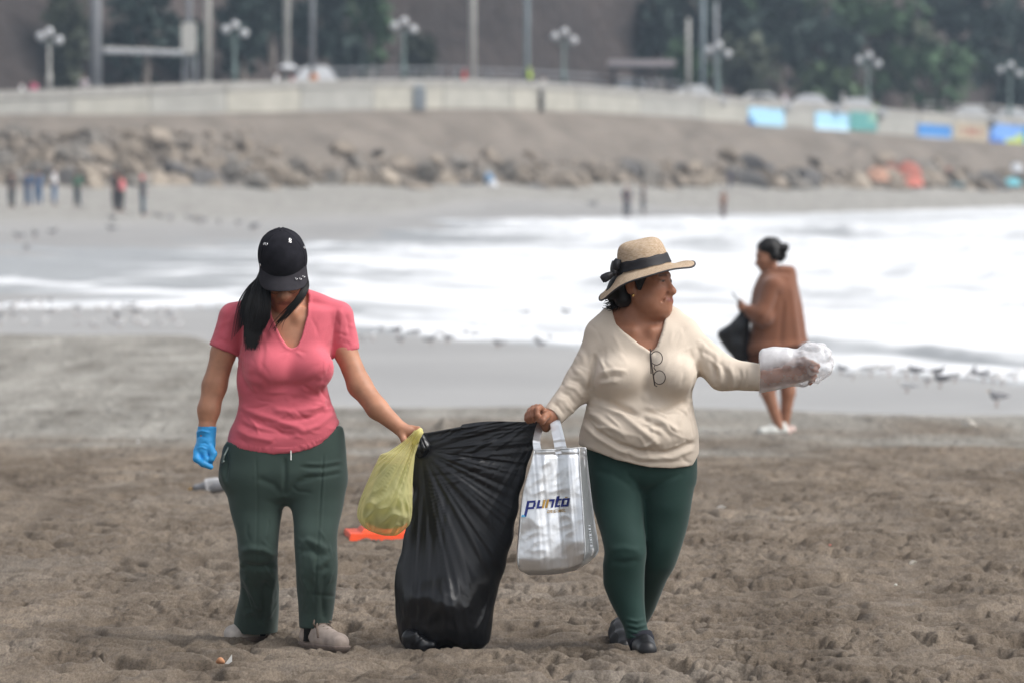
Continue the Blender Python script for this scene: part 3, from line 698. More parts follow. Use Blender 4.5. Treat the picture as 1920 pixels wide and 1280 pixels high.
# ------------------------------------------------------------------ painted banners on the wall, box, dark tube drawn for a wall gap
def banner(a, b, yt, yb, cols, label, split=None):
    Xa, Xb = Xw(a), Xw(b); V = []; N = 10; H = 4
    for j in range(H+1):
        for i in range(N+1):
            X = Xa+(Xb-Xa)*i/N; D = Dwall(X)-.17+.02*math.sin(i*2.2+j)
            py0 = yt+(b-a)*.06*i/N; py1 = yb+(b-a)*.06*i/N
            V.append((X, D, PZ(py0+(py1-py0)*j/H, D)))
    root = empty('banner', (V[0][0], V[0][1], V[-1][2]), label, 'banner', 'painted cloth banners hung on the sea wall')
    q = [mat('banner_cloth', c, .8, var=.1, vs=1.5) for c in cols]
    Fs = [(j*(N+1)+i, (j+1)*(N+1)+i, (j+1)*(N+1)+i+1, j*(N+1)+i+1) for j in range(H) for i in range(N)]
    o = nmesh('cloth', V, Fs, q, root, True)
    if split:
        for p in o.data.polygons:
            j, i = divmod(p.index, N); p.material_index = split(i/N, j/H)
    MB().tube([tuple(np.array(V[0])+(-.1, -.03, .02)), tuple(np.array(V[N])+(.1, -.03, .02))], .03, 5).build('rod', polem['concrete'], root)
lb1 = (.36, .62, .80); db1 = (.03, .14, .36)
banner(1403, 1470, 201, 236, (lb1, db1), 'pale blue banner with a dark blue corner, leftmost on the wall', lambda u, v: 1 if (v > .55+u*1.6 and u < .4) or u < .08 and v > .4 else 0)
banner(1528, 1591, 210, 245, (lb1, (.52, .72, .86)), 'plain pale blue banner touching the teal banner', lambda u, v: 1 if v > .7 else 0)
banner(1593, 1643, 209, 244, ((.10, .30, .29), (.24, .42, .34)), 'dark teal green banner on the wall', lambda u, v: 1 if u > .6 and v < .3 else 0)
banner(1720, 1783, 232, 262, ((.06, .23, .55), (.35, .40, .47)), 'strong blue banner with a grey lower edge on the wall', lambda u, v: 1 if v > .7 else 0)
banner(1790, 1852, 229, 262, ((.40, .35, .27), (.30, .13, .09)), 'tan banner with small red marks on the wall', lambda u, v: 1 if .2 < v < .7 and int(u*10) in (2, 4, 5, 7) else 0)
banner(1854, 1917, 232, 266, ((.16, .33, .70), (.45, .55, .10), (.06, .17, .5)), 'blue banner with a yellow green patch at the right edge', lambda u, v: 1 if u+.9*v > 1.15 else (2 if v > .4+u else 0))
banner(1919, 1975, 236, 270, ((.04, .28, .55), db1), 'blue banner cut off by the right edge of the view')
X = Xw(787); D = Dwall(X)
bx = empty('utility_box', (X, D-.5, PZ(207, D)), 'grey blue utility box standing against the wall at centre left', 'box')
MB().box((X, D-.42, PZ(186, D)), (.78, .5, 1.35)).build('housing', mat('box_paint', (.25, .28, .31), .7, var=.1, vs=3), bx)
MB().box((X, D-.42, PZ(163, D)), (.55, .42, .3), 0, .7).build('lid', mat('box_lid', (.33, .36, .38), .7), bx)
X = Xw(1016); D = Dwall(X)
pl = empty('wall_gap_tube', (X, D-.3, PZ(208, D)), 'dark vertical tube standing for a gap in the face of the sea wall', 'gap_tube')  # dark tube put where the wall face has a dark gap
MB().tube([(X, D-.3, PZ(210, D)), (X, D-.3, PZ(168, D))], .17, 10).build('gap_tube', mat('gap_dark', (.12, .115, .11), .8), pl, True)
MB().box((X, D-.25, PZ(190, D)), (.5, .2, .12)).build('gap_block', mat('gap_block_dark', (.1, .1, .1), .8), pl)
# ------------------------------------------------------------------ people
skinm = mat('skin', (.5,.3,.2), .48, attr='Col', var=.13, vs=22, vd=6, bump=.22, bs=330, bd=.002, sss=.12, spec=.35)
hairm = mat('black_hair', (.006, .0055, .006), .5, spec=.3)
def rotm(yaw=0, pitch=0, roll=0):
    """head frame to world: columns are the head's left, back and up; pitch>0 looks down, yaw>0 turns to the picture's right"""
    R = Matrix.Rotation(yaw, 3, 'Z') @ Matrix.Rotation(pitch, 3, 'X') @ Matrix.Rotation(roll, 3, 'Y')
    return np.array(R)
class Head:
    def __init__(s, c, R, k): s.c, s.R, s.k = np.asarray(c, float), np.asarray(R, float), k
    def w(s, p): return s.c+s.R@(np.asarray(p, float)*s.k)
    def loc(s, V): return (V-s.c)@s.R/s.k
def add_head(S, H, jowl=0.0, age=0):
    k = H.k; R = H.R
    T = SDF(S.xs, S.ys, S.zs) if False else None
    lo = H.c-.20*k; hi = H.c+.20*k
    sl, _ = S.blk(lo, hi)
    Q = SDF(S.xs[sl[0]], S.ys[sl[1]], S.zs[sl[2]])
    e = lambda p, r, kk=.02, op='u': Q.ell(H.w(p), np.array(r)*k, kk*k, op, R)
    c = lambda a, b, ra, rb, kk=.02, op='u': Q.cone(H.w(a), H.w(b), ra*k, rb*k, kk*k, op)
    e((0, .014, .036), (.072, .092, .084)); e((0, -.028, -.028), (.060, .062, .082), .03)
    for s in (-1, 1):
        c((s*.052, -.002, -.052), (s*.016, -.062, -.094), .022, .02, .03)           # jaw
        e((s*.034, -.062, -.030), (.027, .024, .024), .03)                            # cheek
        c((s*.012, -.084, .020), (s*.046, -.070, .020), .010, .009, .018)             # brow
    e((0, -.070, -.092), (.022, .018, .018), .025)
    if jowl:
        e((0, -.035, -.098), (.045, .045, .028), .04)
        for s in (-1, 1): e((s*.045, -.035, -.066), (.026, .030, .030), .03)
    for s in (-1, 1): e((s*.031, -.100, -.002), (.019, .017, .013), .012, 's')
    for s in (-1, 1):
        e((s*.031, -.076, -.002), (.014, .0135, .013), .004)                           # eyeball under the lids
        c((s*.019, -.086, .004), (s*.043, -.080, .002), .0048, .0042, .006); c((s*.020, -.085, -.010), (s*.042, -.079, -.009), .0046, .004, .006)
    c((0, -.086, .004), (0, -.106, -.034), .0085, .0125, .014); e((0, -.107, -.037), (.0150, .0135, .0125), .008)
    for s in (-1, 1): e((s*.0135, -.095, -.039), (.0095, .011, .0085), .007)
    for s in (-1, 1): e((s*.007, -.103, -.047), (.0042, .005, .004), .003, 's')
    e((0, -.078, -.064), (.034, .022, .022), .02)                                      # muzzle
    for s in (-1, 1): c((0, -.0975, -.0590), (s*.026, -.083, -.0650), .0050, .003, .006)
    c((-.014, -.0945, -.0705), (.014, -.0945, -.0705), .006, .006, .008)
    for s in (-1, 1): c((0, -.096, -.0650), (s*.024, -.0865, -.0680), .0018, .0012, .003, 's')
    for s in (-1, 1):
        e((s*.075, .016, -.012), (.009, .019, .032), .008); e((s*.084, .012, -.008), (.006, .010, .018), .004, 's'); c((s*.071, .002, -.03), (s*.073, .004, -.042), .008, .007, .006)
        if age: c((s*.020, -.098, -.042), (s*.034, -.084, -.070), .003, .003, .008, 's')
    A = S.F[sl]; d = Q.F; kk = .018; h = np.clip(.5+.5*(A-d)/kk, 0, 1); S.F[sl] = A*(1-h)+d*h-kk*h*(1-h)
def face_cols(P, H, skin, lip, brow=(.012, .009, .008), gaze=0.0):
    L = H.loc(P); C = np.tile(np.array(skin), (len(P), 1)); x, y, z = L.T; f = y < -.05
    def mixc(w, col): C[:] = C*(1-w[:, None])+np.array(col)*w[:, None]
    bl = np.exp(-(((np.abs(x)-.038)/.022)**2+((z+.03)/.022)**2))*f; mixc(.18*bl, (skin[0]*1.1, skin[1]*.72, skin[2]*.66))
    lw = np.exp(-((z+.0655)/.0085)**4)*np.exp(-(x/.024)**6)*(y < -.074); mixc(.85*lw, lip)
    mixc(np.exp(-((z+.0652+.004*(np.abs(x)/.028)**2)/.0022)**2)*np.exp(-(x/.030)**6)*(y < -.07)*.4, tuple(q*.45 for q in lip))
    bz = .020-.16*np.clip(np.abs(x)-.03, 0, 1)
    mixc(.85*np.exp(-((z-bz)/.0045)**2)*ss(np.abs(x), .010, .016)*(1-ss(np.abs(x), .044, .052))*(y < -.055), brow)
    ex = (np.abs(x)-.031)/.0125; ez = (z+.002-.0)/.0036
    eye = (ex**2+(ez*1.5)**2 < 1)*(y < -.06); mixc(eye*.9, (.16, .12, .10))
    gx = x-np.sign(x)*.031-gaze
    mixc((eye & (np.abs(gx) < .0055))*1.0, (.012, .008, .006))
    mixc(np.exp(-((np.abs(ex)*0+ez-1.0)/.45)**2)*(np.abs(ex) < 1.15)*(y < -.06)*.75, (.02, .014, .012))
    return C
def person(name_loc, label, group=None): return empty('person', name_loc, label, 'person', group)
def P3(px, py, y, D): return np.array([PX(px, D+y), D+y, PZ(py, D+y)])
def finish(S, name, m, parent, D=None, lines=(), noise=(), smooth=1, cols=None, front=True):
    P, Q = S.mesh(smooth)
    if lines or noise:
        N = vnormals(P, Q)
        for f, a, sd in noise: P = P+N*(a*n3(P, f, sd))[:, None]
        if lines: P = crease(P, N, D, lines, front)
    return nmesh(name, P, Q, m, parent, True, True, cols(P) if cols else None)
def shoe(parent, heel, toe, zg, m_up, m_sole, m_lace=None, name='shoe', w=.045, h=.085, tilt=0.0):
    """a shoe from heel to toe on the ground height zg"""
    a = np.array([heel[0], heel[1], 0.]); b = np.array([toe[0], toe[1], 0.]); L = np.linalg.norm(b-a); d = (b-a)/L; n = np.array([-d[1], d[0], 0])
    ax = [axis(min(a[i], b[i])-.08, max(a[i], b[i])+.08, .004) for i in (0, 1)]; S = SDF(ax[0], ax[1], axis(zg-.02, zg+.2, .004))
    q = lambda t, s, z: a+d*L*t+n*s+np.array([0, 0, zg+z])
    S.cone(q(.12, 0, .045), q(.5, 0, .042), w*.8, w*.86, .01); S.cone(q(.45, 0, .042), q(.84, 0, .034), w*.86, w*.78, .02)
    S.cone(q(.14, 0, .05), q(.17, 0, h), w*.72, w*.74, .02); S.cone(q(.2, 0, h-.01), q(.62, 0, .055), w*.62, w*.5, .02)
    S.put(lambda X, Y, Z: (zg+.018)-Z, q(-.2, -.1, 0), q(1.2, .1, .02), 0, 'i')
    S.F = np.maximum(S.F, (zg+.016)-S.zs[None, None, :])
    S.cone(q(.17, 0, h+.01), q(.2, 0, h+.12), w*.52, w*.6, .008, 's')
    o = finish(S, name, m_up, parent)
    S = SDF(ax[0], ax[1], axis(zg-.03, zg+.06, .004))
    S.cone(q(.1, 0, .03), q(.5, 0, .03), w*.93, w*.98, .01); S.cone(q(.5, 0, .03), q(.86, 0, .03), w*.98, w*.88, .01)
    S.F = np.maximum(S.F, np.abs(S.zs-(zg+.009))[None, None, :]-.013)
    so_ = finish(S, 'sole', m_sole, o)
    if m_lace is not None:
        m = MB(); zt = lambda t: (h-.01+.62*w)+((.055+.5*w)-(h-.01+.62*w))*(t-.2)/.42
        for i in range(4):
            t = .34+.085*i; z = zt(t)
            m.tube([q(t, -w*.6, z-.016), q(t+.01, -w*.25, z+.001), q(t+.02, w*.25, z+.001), q(t+.03, w*.6, z-.016)], .0035, 5)
        for s in (-1, 1):
            m.tube([q(.34, 0, zt(.34)+.004), q(.36, s*.02, zt(.36)+.016), q(.44, s*.042, zt(.44)+.006), q(.42, s*.03, zt(.42)-.012), q(.36, 0, zt(.36)+.003)], .004, 5)
            m.tube([q(.34, 0, zt(.34)+.004), q(.45, s*.03, zt(.45)), q(.56, s*.045, .05)], .0038, 5)
        m.build('laces', m_lace, o, True)
    return o
def strands(name, curves, r0, m, parent):
    """hair strands as thin tapered tubes in one mesh; curves (k, n, 3)"""
    V = []; F = []; nn = 4
    for C in curves:
        n = len(C); o = len(V); t = np.gradient(C, axis=0); t /= np.linalg.norm(t, axis=1)[:, None]+1e-9
        u = np.cross(t, (0, 1, .1)); u /= np.linalg.norm(u, axis=1)[:, None]+1e-9; w = np.cross(t, u)
        for i in range(n):
            r = r0*(1-.75*(i/(n-1))**2)
            for k in range(nn): a = 2*PI*k/nn; V.append(C[i]+(u[i]*math.cos(a)+w[i]*math.sin(a))*r)
        F += [(o+i*nn+k, o+i*nn+(k+1) % nn, o+(i+1)*nn+(k+1) % nn, o+(i+1)*nn+k) for i in range(n-1) for k in range(nn)]
    o = nmesh(name, np.array(V), np.array(F), m, parent, True); o['kind'] = 'stuff'; return o
def bez(p, n=8):
    p = np.array(p, float); t = np.linspace(0, 1, n); k = np.linspace(0, 1, len(p))
    return np.stack([ci(t, k, p[:, i]) for i in range(3)], -1)

def rand_folds(seed, n, box, ang, amp, spread=.5, ln=(22, 60), w=(.0045, .0085)):
    r = np.random.default_rng(seed); out = []
    for _ in range(n):
        x, y = r.uniform(box[0], box[1]), r.uniform(box[2], box[3]); a = ang+r.normal(0, spread); l_ = r.uniform(*ln)/2; b = r.normal(0, .12)*l_
        out.append(([(x-math.cos(a)*l_, y-math.sin(a)*l_), (x-b*math.sin(a), y+b*math.cos(a)), (x+math.cos(a)*l_, y+math.sin(a)*l_)], r.uniform(*w), amp*r.choice([-1, 1])*r.uniform(.4, 1)))
    return out
# ---------------------------------------------------------------- woman in the pink top
def pink_woman():
    D = 21.9; q = lambda px, py, y=0.: P3(px, py, y, D); px_ = D/FPX
    root = person((PX(535, D), D, 0.0), 'woman in a coral pink short sleeved top, green trousers and a black cap')
    H = Head(q(531, 513, -.045), rotm(math.radians(4), math.radians(27), math.radians(-3)), 1.08)
    xs = axis(PX(362, D), PX(800, D), .008, [(PX(485, D), PX(580, D), .0034), (PX(738, D), PX(800, D), .0034)])
    ys = axis(D-.26, D+.42, .008, [(D-.24, D+.03, .0040)])
    zs = axis(PZ(1215, D), PZ(430, D), .008, [(PZ(582, D), PZ(505, D), .0028), (PZ(850, D), PZ(785, D), .0034)])
    S = SDF(xs, ys, zs)
    tor = [(566,500,578,-.05,.09),(585,455,632,-.075,.09),(620,452,628,-.10,.095),(650,452,624,-.115,.095),(690,447,617,-.125,.09),(720,444,614,-.12,.085),(750,446,619,-.115,.085),(780,440,632,-.125,.09),(810,430,640,-.13,.1),(850,424,641,-.12,.11)]
    S.loft(tor, D, 0, -.020, .02)
    for s in (506, 587): S.ell(q(s, 690, -.095), (.060, .040, .052), .04)
    S.chain([q(505, 576, .03), q(434, 608, .02)], [.028, .034], .03); S.chain([q(568, 566, .03), q(638, 606, .02)], [.030, .033], .03)
    S.cone(q(540, 590, .02), q(533, 530, -.02), .060, .054, .03)                          # neck
    S.cone(q(520, 600, -.055), q(470, 592, -.03), .014, .008, .03); S.cone(q(560, 600, -.055), q(605, 592, -.03), .014, .008, .03)   # collar bones
    add_head(S, H)
    # right arm, gloved hand
    S.chain([q(431, 606, .02), q(419, 660, .015), q(402, 722, .0), q(391, 768, -.02), q(387, 806, -.03), q(384, 826, -.03)], [.034, .047, .046, .041, .029, .030], .02)
    # left arm reaching to the bags
    S.chain([q(641, 604, .02), q(648, 660, .0), q(674, 722, -.04), q(707, 765, -.09), q(747, 800, -.13)], [.034, .043, .045, .040, .029], .02)
    S.ell(q(762, 808, -.14), (.034, .022, .026), .02)
    for i in range(4):                                                                         # knuckles and curled fingers
        a = q(772+i*1.5, 801+i*6, -.135-.012*(i % 2)); S.chain([a, a+np.array([.024, -.012, -.004]), a+np.array([.030, -.034, -.016]), a+np.array([.014, -.045, -.022])], [.0105, .0095, .009, .008], .006)
    S.chain([q(752, 814, -.15), q(758, 826, -.165), q(770, 832, -.175)], [.014, .0115, .0085], .01)
    # legs
    S.loft([(830,430,640,-.1,.1),(880,425,640,-.1,.12),(930,440,632,-.09,.11)], D, 0, -.01, .02)
    S.chain([q(482, 890, 0), q(484, 1045, .02), q(481, 1180, .28)], [.085, .055, .035], .03); S.chain([q(592, 890, 0), q(594, 1045, -.09), q(588, 1195, -.04)], [.08, .045, .024], .03)
    skin = (.45, .22, .135)
    def cols(P):
        C = face_cols(P, H, skin, (.26, .085, .065))
        return C
    finish(S, 'body', skinm, root, cols=cols)
    # ---- top
    hem = [(400,818),(424,828),(450,838),(480,845),(515,847),(548,846),(580,839),(605,829),(625,808),(640,787),(655,770)]
    hx = [PX(a, D) for a, b in hem]; hz_ = [PZ(b, D) for a, b in hem]
    V = [(504,540),(512,592),(529,631),(540,647),(549,651),(558,647),(566,630),(577,588),(579,556),(575,540)]
    Vw = [(PX(a, D), PZ(b, D)) for a, b in V]
    S = SDF(axis(PX(388, D), PX(676, D), .0047), axis(D-.22, D+.16, .0056), axis(PZ(856, D), PZ(540, D), .0047))
    S.loft(tor, D, 0, 0, .02, zcut=None)
    for s in (506, 587): S.ell(q(s, 690, -.10), (.080, .058, .072), .045)
    S.chain([q(505, 568, .03), q(440, 592, .02)], [.042, .052], .03); S.chain([q(566, 558, .03), q(636, 590, .02)], [.040, .048], .03)
    c1 = q(421, 656, .015); n1 = np.array([-.18, 0, -1.]); n1 /= np.linalg.norm(n1)
    n1 = np.array([-.35, 0, -.94])
    S.cone(q(434, 596, .02), q(417, 668, .015), .053, .060, .022, cut=(q(421, 656), n1))
    n2 = np.array([.38, 0, -.925])
    S.cone(q(638, 594, .02), q(651, 672, .0), .050, .051, .022, cut=(q(646, 663), n2))
    def hemf(X, Y, Z): return np.interp(X, hx, hz_)-Z
    S.F = np.maximum(S.F, np.where(np.abs(S.xs[:, None, None]-PX(535, D)) < .222, hemf(S.xs[:, None, None], 0, S.zs[None, None, :]), -9).astype(np.float32))
    p2 = poly2(S.xs[:, None], S.zs[None, :], Vw).astype(np.float32)[:, None, :]
    Yb = S.ys[None, :, None]
    S.F = np.maximum(S.F, np.where(Yb < D+.05, -p2, np.float32(-9)))
    S.F -= .003*np.exp(-((p2-.006)/.004)**2)*(Yb < D+.02)
    S.cone(q(540, 580, .03), q(533, 520, .0), .066, .075, .0, 's')
    L = [([(470,690),(505,720),(560,722),(605,705)], .016, -.006), ([(512,592),(498,640),(492,700)], .010, -.0025), ([(549,655),(530,672)], .006, .003), ([(552,655),(575,668)], .006, .003), ([(545,653),(520,664)], .005, -.002), ([(556,654),(582,660)], .005, -.002),
         ([(450,668),(452,700),(470,735)], .012, -.006), ([(622,676),(616,700),(600,722)], .012, -.006), ([(455,700),(475,712),(505,716)], .012, .004),
         ([(446,758),(480,772),(530,788),(575,802)], .012, .006), ([(452,775),(500,795),(560,815)], .010, -.005), ([(618,745),(590,762),(555,770),(510,765)], .012, .0065), ([(622,757),(590,778),(550,786)], .009, -.006),
         ([(630,770),(600,795),(560,808)], .010, .006), ([(440,800),(470,815),(520,824)], .010, .005), ([(445,790),(490,806),(540,812)], .009, -.004), ([(616,730),(585,742),(540,745)], .012, -.005), ([(620,725),(600,715)], .010, .004),
         ([(438,575),(425,600),(418,630)], .010, -.004), ([(446,574),(440,600)], .007, .004), ([(648,585),(655,615),(656,640)], .010, -.004), ([(637,575),(640,600),(636,640)], .008, .0035), ([(405,635),(425,640),(445,650)], .008, -.003),
         ([(633,575),(628,610),(624,660)], .004, -.004), ([(447,574),(452,610),(454,655)], .004, -.004)]
    pm = mat('coral_knit', (.62, .115, .155), .82, var=.07, vs=9, bump=.45, bs=420, bd=.003, sheen=.25)
    P, Q = S.mesh(1); N = vnormals(P, Q); P = P+N*(.0026*n3(P, 22, 1)+.0012*n3(P, 60, 2))[:, None]; L += rand_folds(5, 34, (448, 625, 725, 825), .35, .0046)+rand_folds(6, 14, (452, 500, 600, 700), .9, .002)+rand_folds(7, 14, (590, 625, 600, 700), 2.2, .002)+rand_folds(8, 12, (402, 445, 590, 650), 1.9, .0028, ln=(14, 34))+rand_folds(9, 12, (630, 662, 590, 655), 1.2, .0028, ln=(14, 34)); P = crease(P, N, D, L)
    # ribbed hem and cuffs
    dh = P[:, 2]-np.interp(P[:, 0], hx, hz_); rib = ((dh < .022) & (np.abs(P[:, 0]-PX(535, D)) < .22) & (P[:, 2] < PZ(700, D)))
    a = np.arctan2(P[:, 0]-PX(535, D), -(P[:, 1]-D)+.001)
    P = P+N*((rib*(.0012+.0011*np.sin(a*170)))[:, None])
    for cc, nn_, s in ((q(421, 656), n1, -1), (q(646, 663), n2, 1)):
        dd = -((P-cc)@nn_); w = (dd < .018) & (dd > -.03) & ((P[:, 0]-PX(535, D))*s > .15)
        P = P+N*((w*(.0012+.0010*np.sin(P[:, 0]*900)))[:, None])
    top = nmesh('top', P, Q, pm, root)
    # ---- trousers
    S = SDF(axis(PX(404, D), PX(660, D), .005), axis(D-.22, D+.42, .006), axis(PZ(1196, D), PZ(778, D), .005))
    pel = [(770,440,640,-.10,.09),(800,428,646,-.112,.10),(830,418,646,-.118,.12),(880,418,643,-.118,.14),(905,424,637,-.11,.14),(928,445,615,-.09,.12),(944,500,575,-.05,.06)]
    S.loft(pel, D, 0, 0, .02)
    def leg(rows, k=.03):
        S.loft([(r[0], r[1], r[2], r[3]-r[4], r[3]+r[4]) for r in rows], D, 0, 0, k)
    leg([(800,445,520,.0,.07),(860,422,531,.01,.10),(895,412,533,.01,.115),(930,426,533,.0,.098),(960,432,530,.005,.092),(1010,444,523,-.015,.08),(1055,446,521,.01,.078),(1110,448,523,.12,.082),(1150,442,522,.20,.088),(1189,437,519,.27,.094)])
    leg([(800,555,630,.0,.07),(860,545,646,.01,.10),(895,541,650,.01,.115),(930,540,644,-.01,.098),(960,545,640,-.03,.09),(1000,550,635,-.065,.084),(1060,555,632,-.09,.078),(1120,558,627,-.06,.072),(1150,560,624,-.045,.064),(1177,561,620,-.04,.060)])
    S.loft([(1135,568,613,-.05-.052,-.05+.052),(1184,568,613,-.04-.052,-.04+.052)], D, 0, 0, 0, 's')
    S.loft([(1150,453,512,.14,.28),(1192,449,512,.2,.34)], D, 0, 0, 0, 's')
    ct = [(400,885),(410,858),(418,838),(426,826),(450,831),(480,838),(548,839),(605,824),(625,803),(636,797),(643,802),(649,822),(655,850),(664,890)]
    S.F = np.maximum(S.F, (S.zs[None, None, :]-np.interp(S.xs, [PX(u, D) for u, v in ct], [PZ(v, D) for u, v in ct])[:, None, None]).astype(np.float32))
    L = [([(608,845),(602,930),(598,1010),(594,1090),(590,1172)], .0035, -.003), ([(612,845),(606,930),(602,1010),(598,1090),(594,1172)], .0035, .002), ([(482,850),(484,930),(482,1010),(480,1100)], .0035, -.002),
         ([(645,868),(610,874),(560,872)], .006, -.004), ([(645,862),(600,867),(570,866)], .006, .003), ([(646,884),(610,890),(562,892)], .006, -.004), ([(644,876),(605,882),(570,882)], .006, .003), ([(545,905),(560,918),(590,920)], .006, -.003),
         ([(536,850),(537,890),(535,930)], .008, -.006), ([(535,930),(515,905),(480,890)], .012, -.004), ([(537,930),(560,900),(600,890)], .010, -.004),
         ([(562,1015),(580,1008),(600,1016),(620,1030)], .012, .007), ([(560,1030),(585,1026),(610,1042)], .012, -.007), ([(625,1035),(605,1052),(592,1060)], .011, .006), ([(622,1052),(600,1070)], .010, -.005), ([(568,1060),(575,1100),(572,1150)], .012, .004), ([(612,1070),(606,1120),(610,1165)], .010, -.005), ([(600,1080),(598,1165)], .008, .003),
         ([(448,1035),(470,1025),(500,1030),(520,1045)], .014, .009), ([(450,1058),(480,1062),(515,1060)], .014, -.011), ([(455,1075),(470,1110),(485,1150)], .011, .008), ([(450,1095),(462,1130),(470,1160)], .010, -.007), ([(515,1075),(505,1120),(500,1170)], .011, .007), ([(495,1085),(492,1130),(488,1180)], .011, -.008), ([(450,1160),(470,1150),(480,1140)], .009, .006),
         ([(417,850),(416,880),(428,915)], .010, .005), ([(425,845),(428,870),(424,905)], .006, -.005)]
    tm = mat('green_trousers', (.040, .067, .057), .85, var=.10, vs=7, bump=.15, bs=500, bd=.002, sheen=.12)
    L = L[:3]+[(p_, w_, a_*1.1) for p_, w_, a_ in L[3:]]+rand_folds(21, 26, (440, 520, 980, 1180), 1.35, .004)+rand_folds(22, 22, (560, 622, 980, 1160), 1.45, .0035)
    tr = finish(S, 'trousers', tm, root, D, L, [(20, .0028, 3), (48, .0014, 4)])
    m = MB(); m.tube([q(545, 844, -.13), q(545, 862, -.135)], .0028, 6); m.build('drawstring', mat('drawstring_white', (.7, .7, .68), .7), tr)
    m = MB(); m.tube([q(428, 838, -.06), q(420, 853, -.075), q(416, 868, -.06), q(419, 864, -.085)], .0035, 6); m.build('pocket_edge', mat('pocket_trim', (.22, .27, .25), .8), tr)
    # ---- socks and shoes
    sock = mat('black_sock', (.01, .01, .011), .9)
    for pts in ([q(590, 1140, -.045), q(588, 1203, -.05)], [q(481, 1160, .24), q(479, 1190, .30)]):
        m = MB(); m.tube(pts, [.040, .042], 14); m.build('sock', sock, root, True)
    up = mat('dusty_beige_suede', (.42, .345, .30), .9, var=.22, vs=30, bump=.3, bs=220, bd=.003); sol = mat('shoe_sole', (.24, .19, .165), .95, var=.25, vs=40); lace = mat('lace_taupe', (.20, .155, .125), .9)
    shoe(root, (PX(569, D), D+.01), (PX(653, D), D-.235), -.004, up, sol, lace, w=.046, h=.10)
    shoe(root, (PX(492, D), D+.33), (PX(420, D), D+.17), -.004, mat('dusty_white_suede', (.52, .47, .43), .9, var=.2, vs=30), sol, None, w=.048)
    # ---- blue rubber glove on the hanging right hand
    S = SDF(axis(PX(352, D), PX(412, D), .0024), axis(D-.13, D+.06, .0028), axis(PZ(886, D), PZ(798, D), .0024))
    S.chain([q(388, 802, -.03), q(386, 818, -.03), q(385, 832, -.033), q(382, 845, -.04)], [.036, .034, .036, .036], .012)
    S.ell(q(381, 843, -.04), (.036, .026, .03), .012)
    S.chain([q(369, 846, -.05), q(369, 860, -.07), q(380, 869, -.082), q(394, 875, -.078)], [.0155, .0145, .0135, .0105], .005)       # index, pointing down and in
    S.chain([q(384, 850, -.06), q(386, 861, -.075), q(390, 866, -.062)], [.0145, .013, .011], .005)
    S.chain([q(378, 850, -.045), q(380, 865, -.05), q(388, 871, -.045)], [.0145, .013, .011], .005)
    S.chain([q(389, 848, -.045), q(393, 860, -.055), q(393, 868, -.04)], [.013, .012, .010], .005)
    S.chain([q(392, 836, -.055), q(397, 846, -.07), q(400, 850, -.075), q(396, 860, -.08)], [.0145, .013, .0125, .0105], .006)     # thumb
    S.cone(q(390, 790, -.03), q(388, 806, -.03), .034, .029, 0, 's')
    bm_ = mat('blue_nitrile', (.035, .33, .72), .42, var=.12, vs=25, bump=.15, bs=160, bd=.003)
    finish(S, 'rubber_glove', bm_, root, D, [([(364,822),(376,815),(392,818)], .006, -.005), ([(362,812),(380,806),(400,810)], .005, .004), ([(372,830),(385,828),(396,834)], .004, -.003), ([(366,840),(380,836),(394,842)], .004, .003), ([(364,855),(374,852)], .003, .0025), ([(364,862),(376,858)], .003, -.0025), ([(380,844),(394,840)], .003, -.003), ([(382,856),(392,853)], .003, .002)], [(90, .0012, 5), (180, .0006, 6)])
    # ---- hair: a long mass on the picture's left, a lock across the throat
    S = SDF(axis(PX(446, D), PX(592, D), .0035), axis(D-.2, D+.1, .004), axis(PZ(664, D), PZ(462, D), .0035))
    S.chain([q(500, 512, .0), q(488, 545, -.06), q(483, 580, -.10), q(479, 615, -.12), q(474, 640, -.12)], [.026, .031, .030, .018, .005], .02)
    S.chain([q(500, 520, -.02), q(496, 560, -.09), q(490, 600, -.115), q(480, 630, -.12)], [.018, .019, .015, .005], .02)
    S.ell(q(531, 500, .0), (.088, .09, .10), .02)
    S.ell(H.w((.004, -.088, -.035)), np.array((.064, .058, .11))*1.0, .01, 's', H.R)
    finish(S, 'hair', hairm, root, None, (), [(40, .002, 1), (95, .0016, 2)])
    r = np.random.default_rng(8); cs = []
    for i in range(420):
        t = r.random(); s0 = r.normal(0, 1); e = r.random()
        cs.append(bez([q(486+18*t, 510, -.02-.04*t), q(473+32*t+s0*1.5, 545, -.085-.03*t-.02*e), q(461+44*t+s0*2, 588, -.135-.02*t-.015*e), q(462+32*t*(1-.4*e)+s0*3, 618+8*e, -.155), q(463+18*t+s0*4, 634+24*e, -.156)], 9))
    for i in range(75):
        t = r.random(); s0 = r.normal(0, 1)
        cs.append(bez([q(576-5*t, 515, -.05), q(578-9*t+s0*.8, 536, -.10), q(568-11*t+s0*1.4, 559, -.13), q(550-12*t+s0*2.2, 581, -.135), q(530-12*t+s0*3.5, 600+6*t, -.128), q(514+s0*5, 614+8*t, -.13)][:4+int(r.random()*2.5)], 10))
    for i in range(60):
        s0 = r.normal(0, 1); cs.append(bez([q(483, 520, -.03), q(474-abs(s0)*5, 545, -.05), q(462-abs(s0)*6, 575, -.07), q(456+s0*8, 610+abs(s0)*10, -.1)], 9))
    strands('hair_strand', np.array([bez(c, 10) for c in cs]), .0017, hairm, root)
    # ---- black cap
    capm = mat('black_twill', (.019, .019, .024), .95, var=.2, vs=30, bump=.3, bs=500, bd=.002, spec=.08); visorm = mat('charcoal_twill', (.038, .036, .042), .95, var=.12, vs=30, bump=.3, bs=500, bd=.002, spec=.1)
    S = SDF(axis(PX(472, D), PX(590, D), .003), axis(D-.24, D+.14, .003), axis(PZ(545, D), PZ(418, D), .003))
    K = Head(H.c, H.R, 1.0)
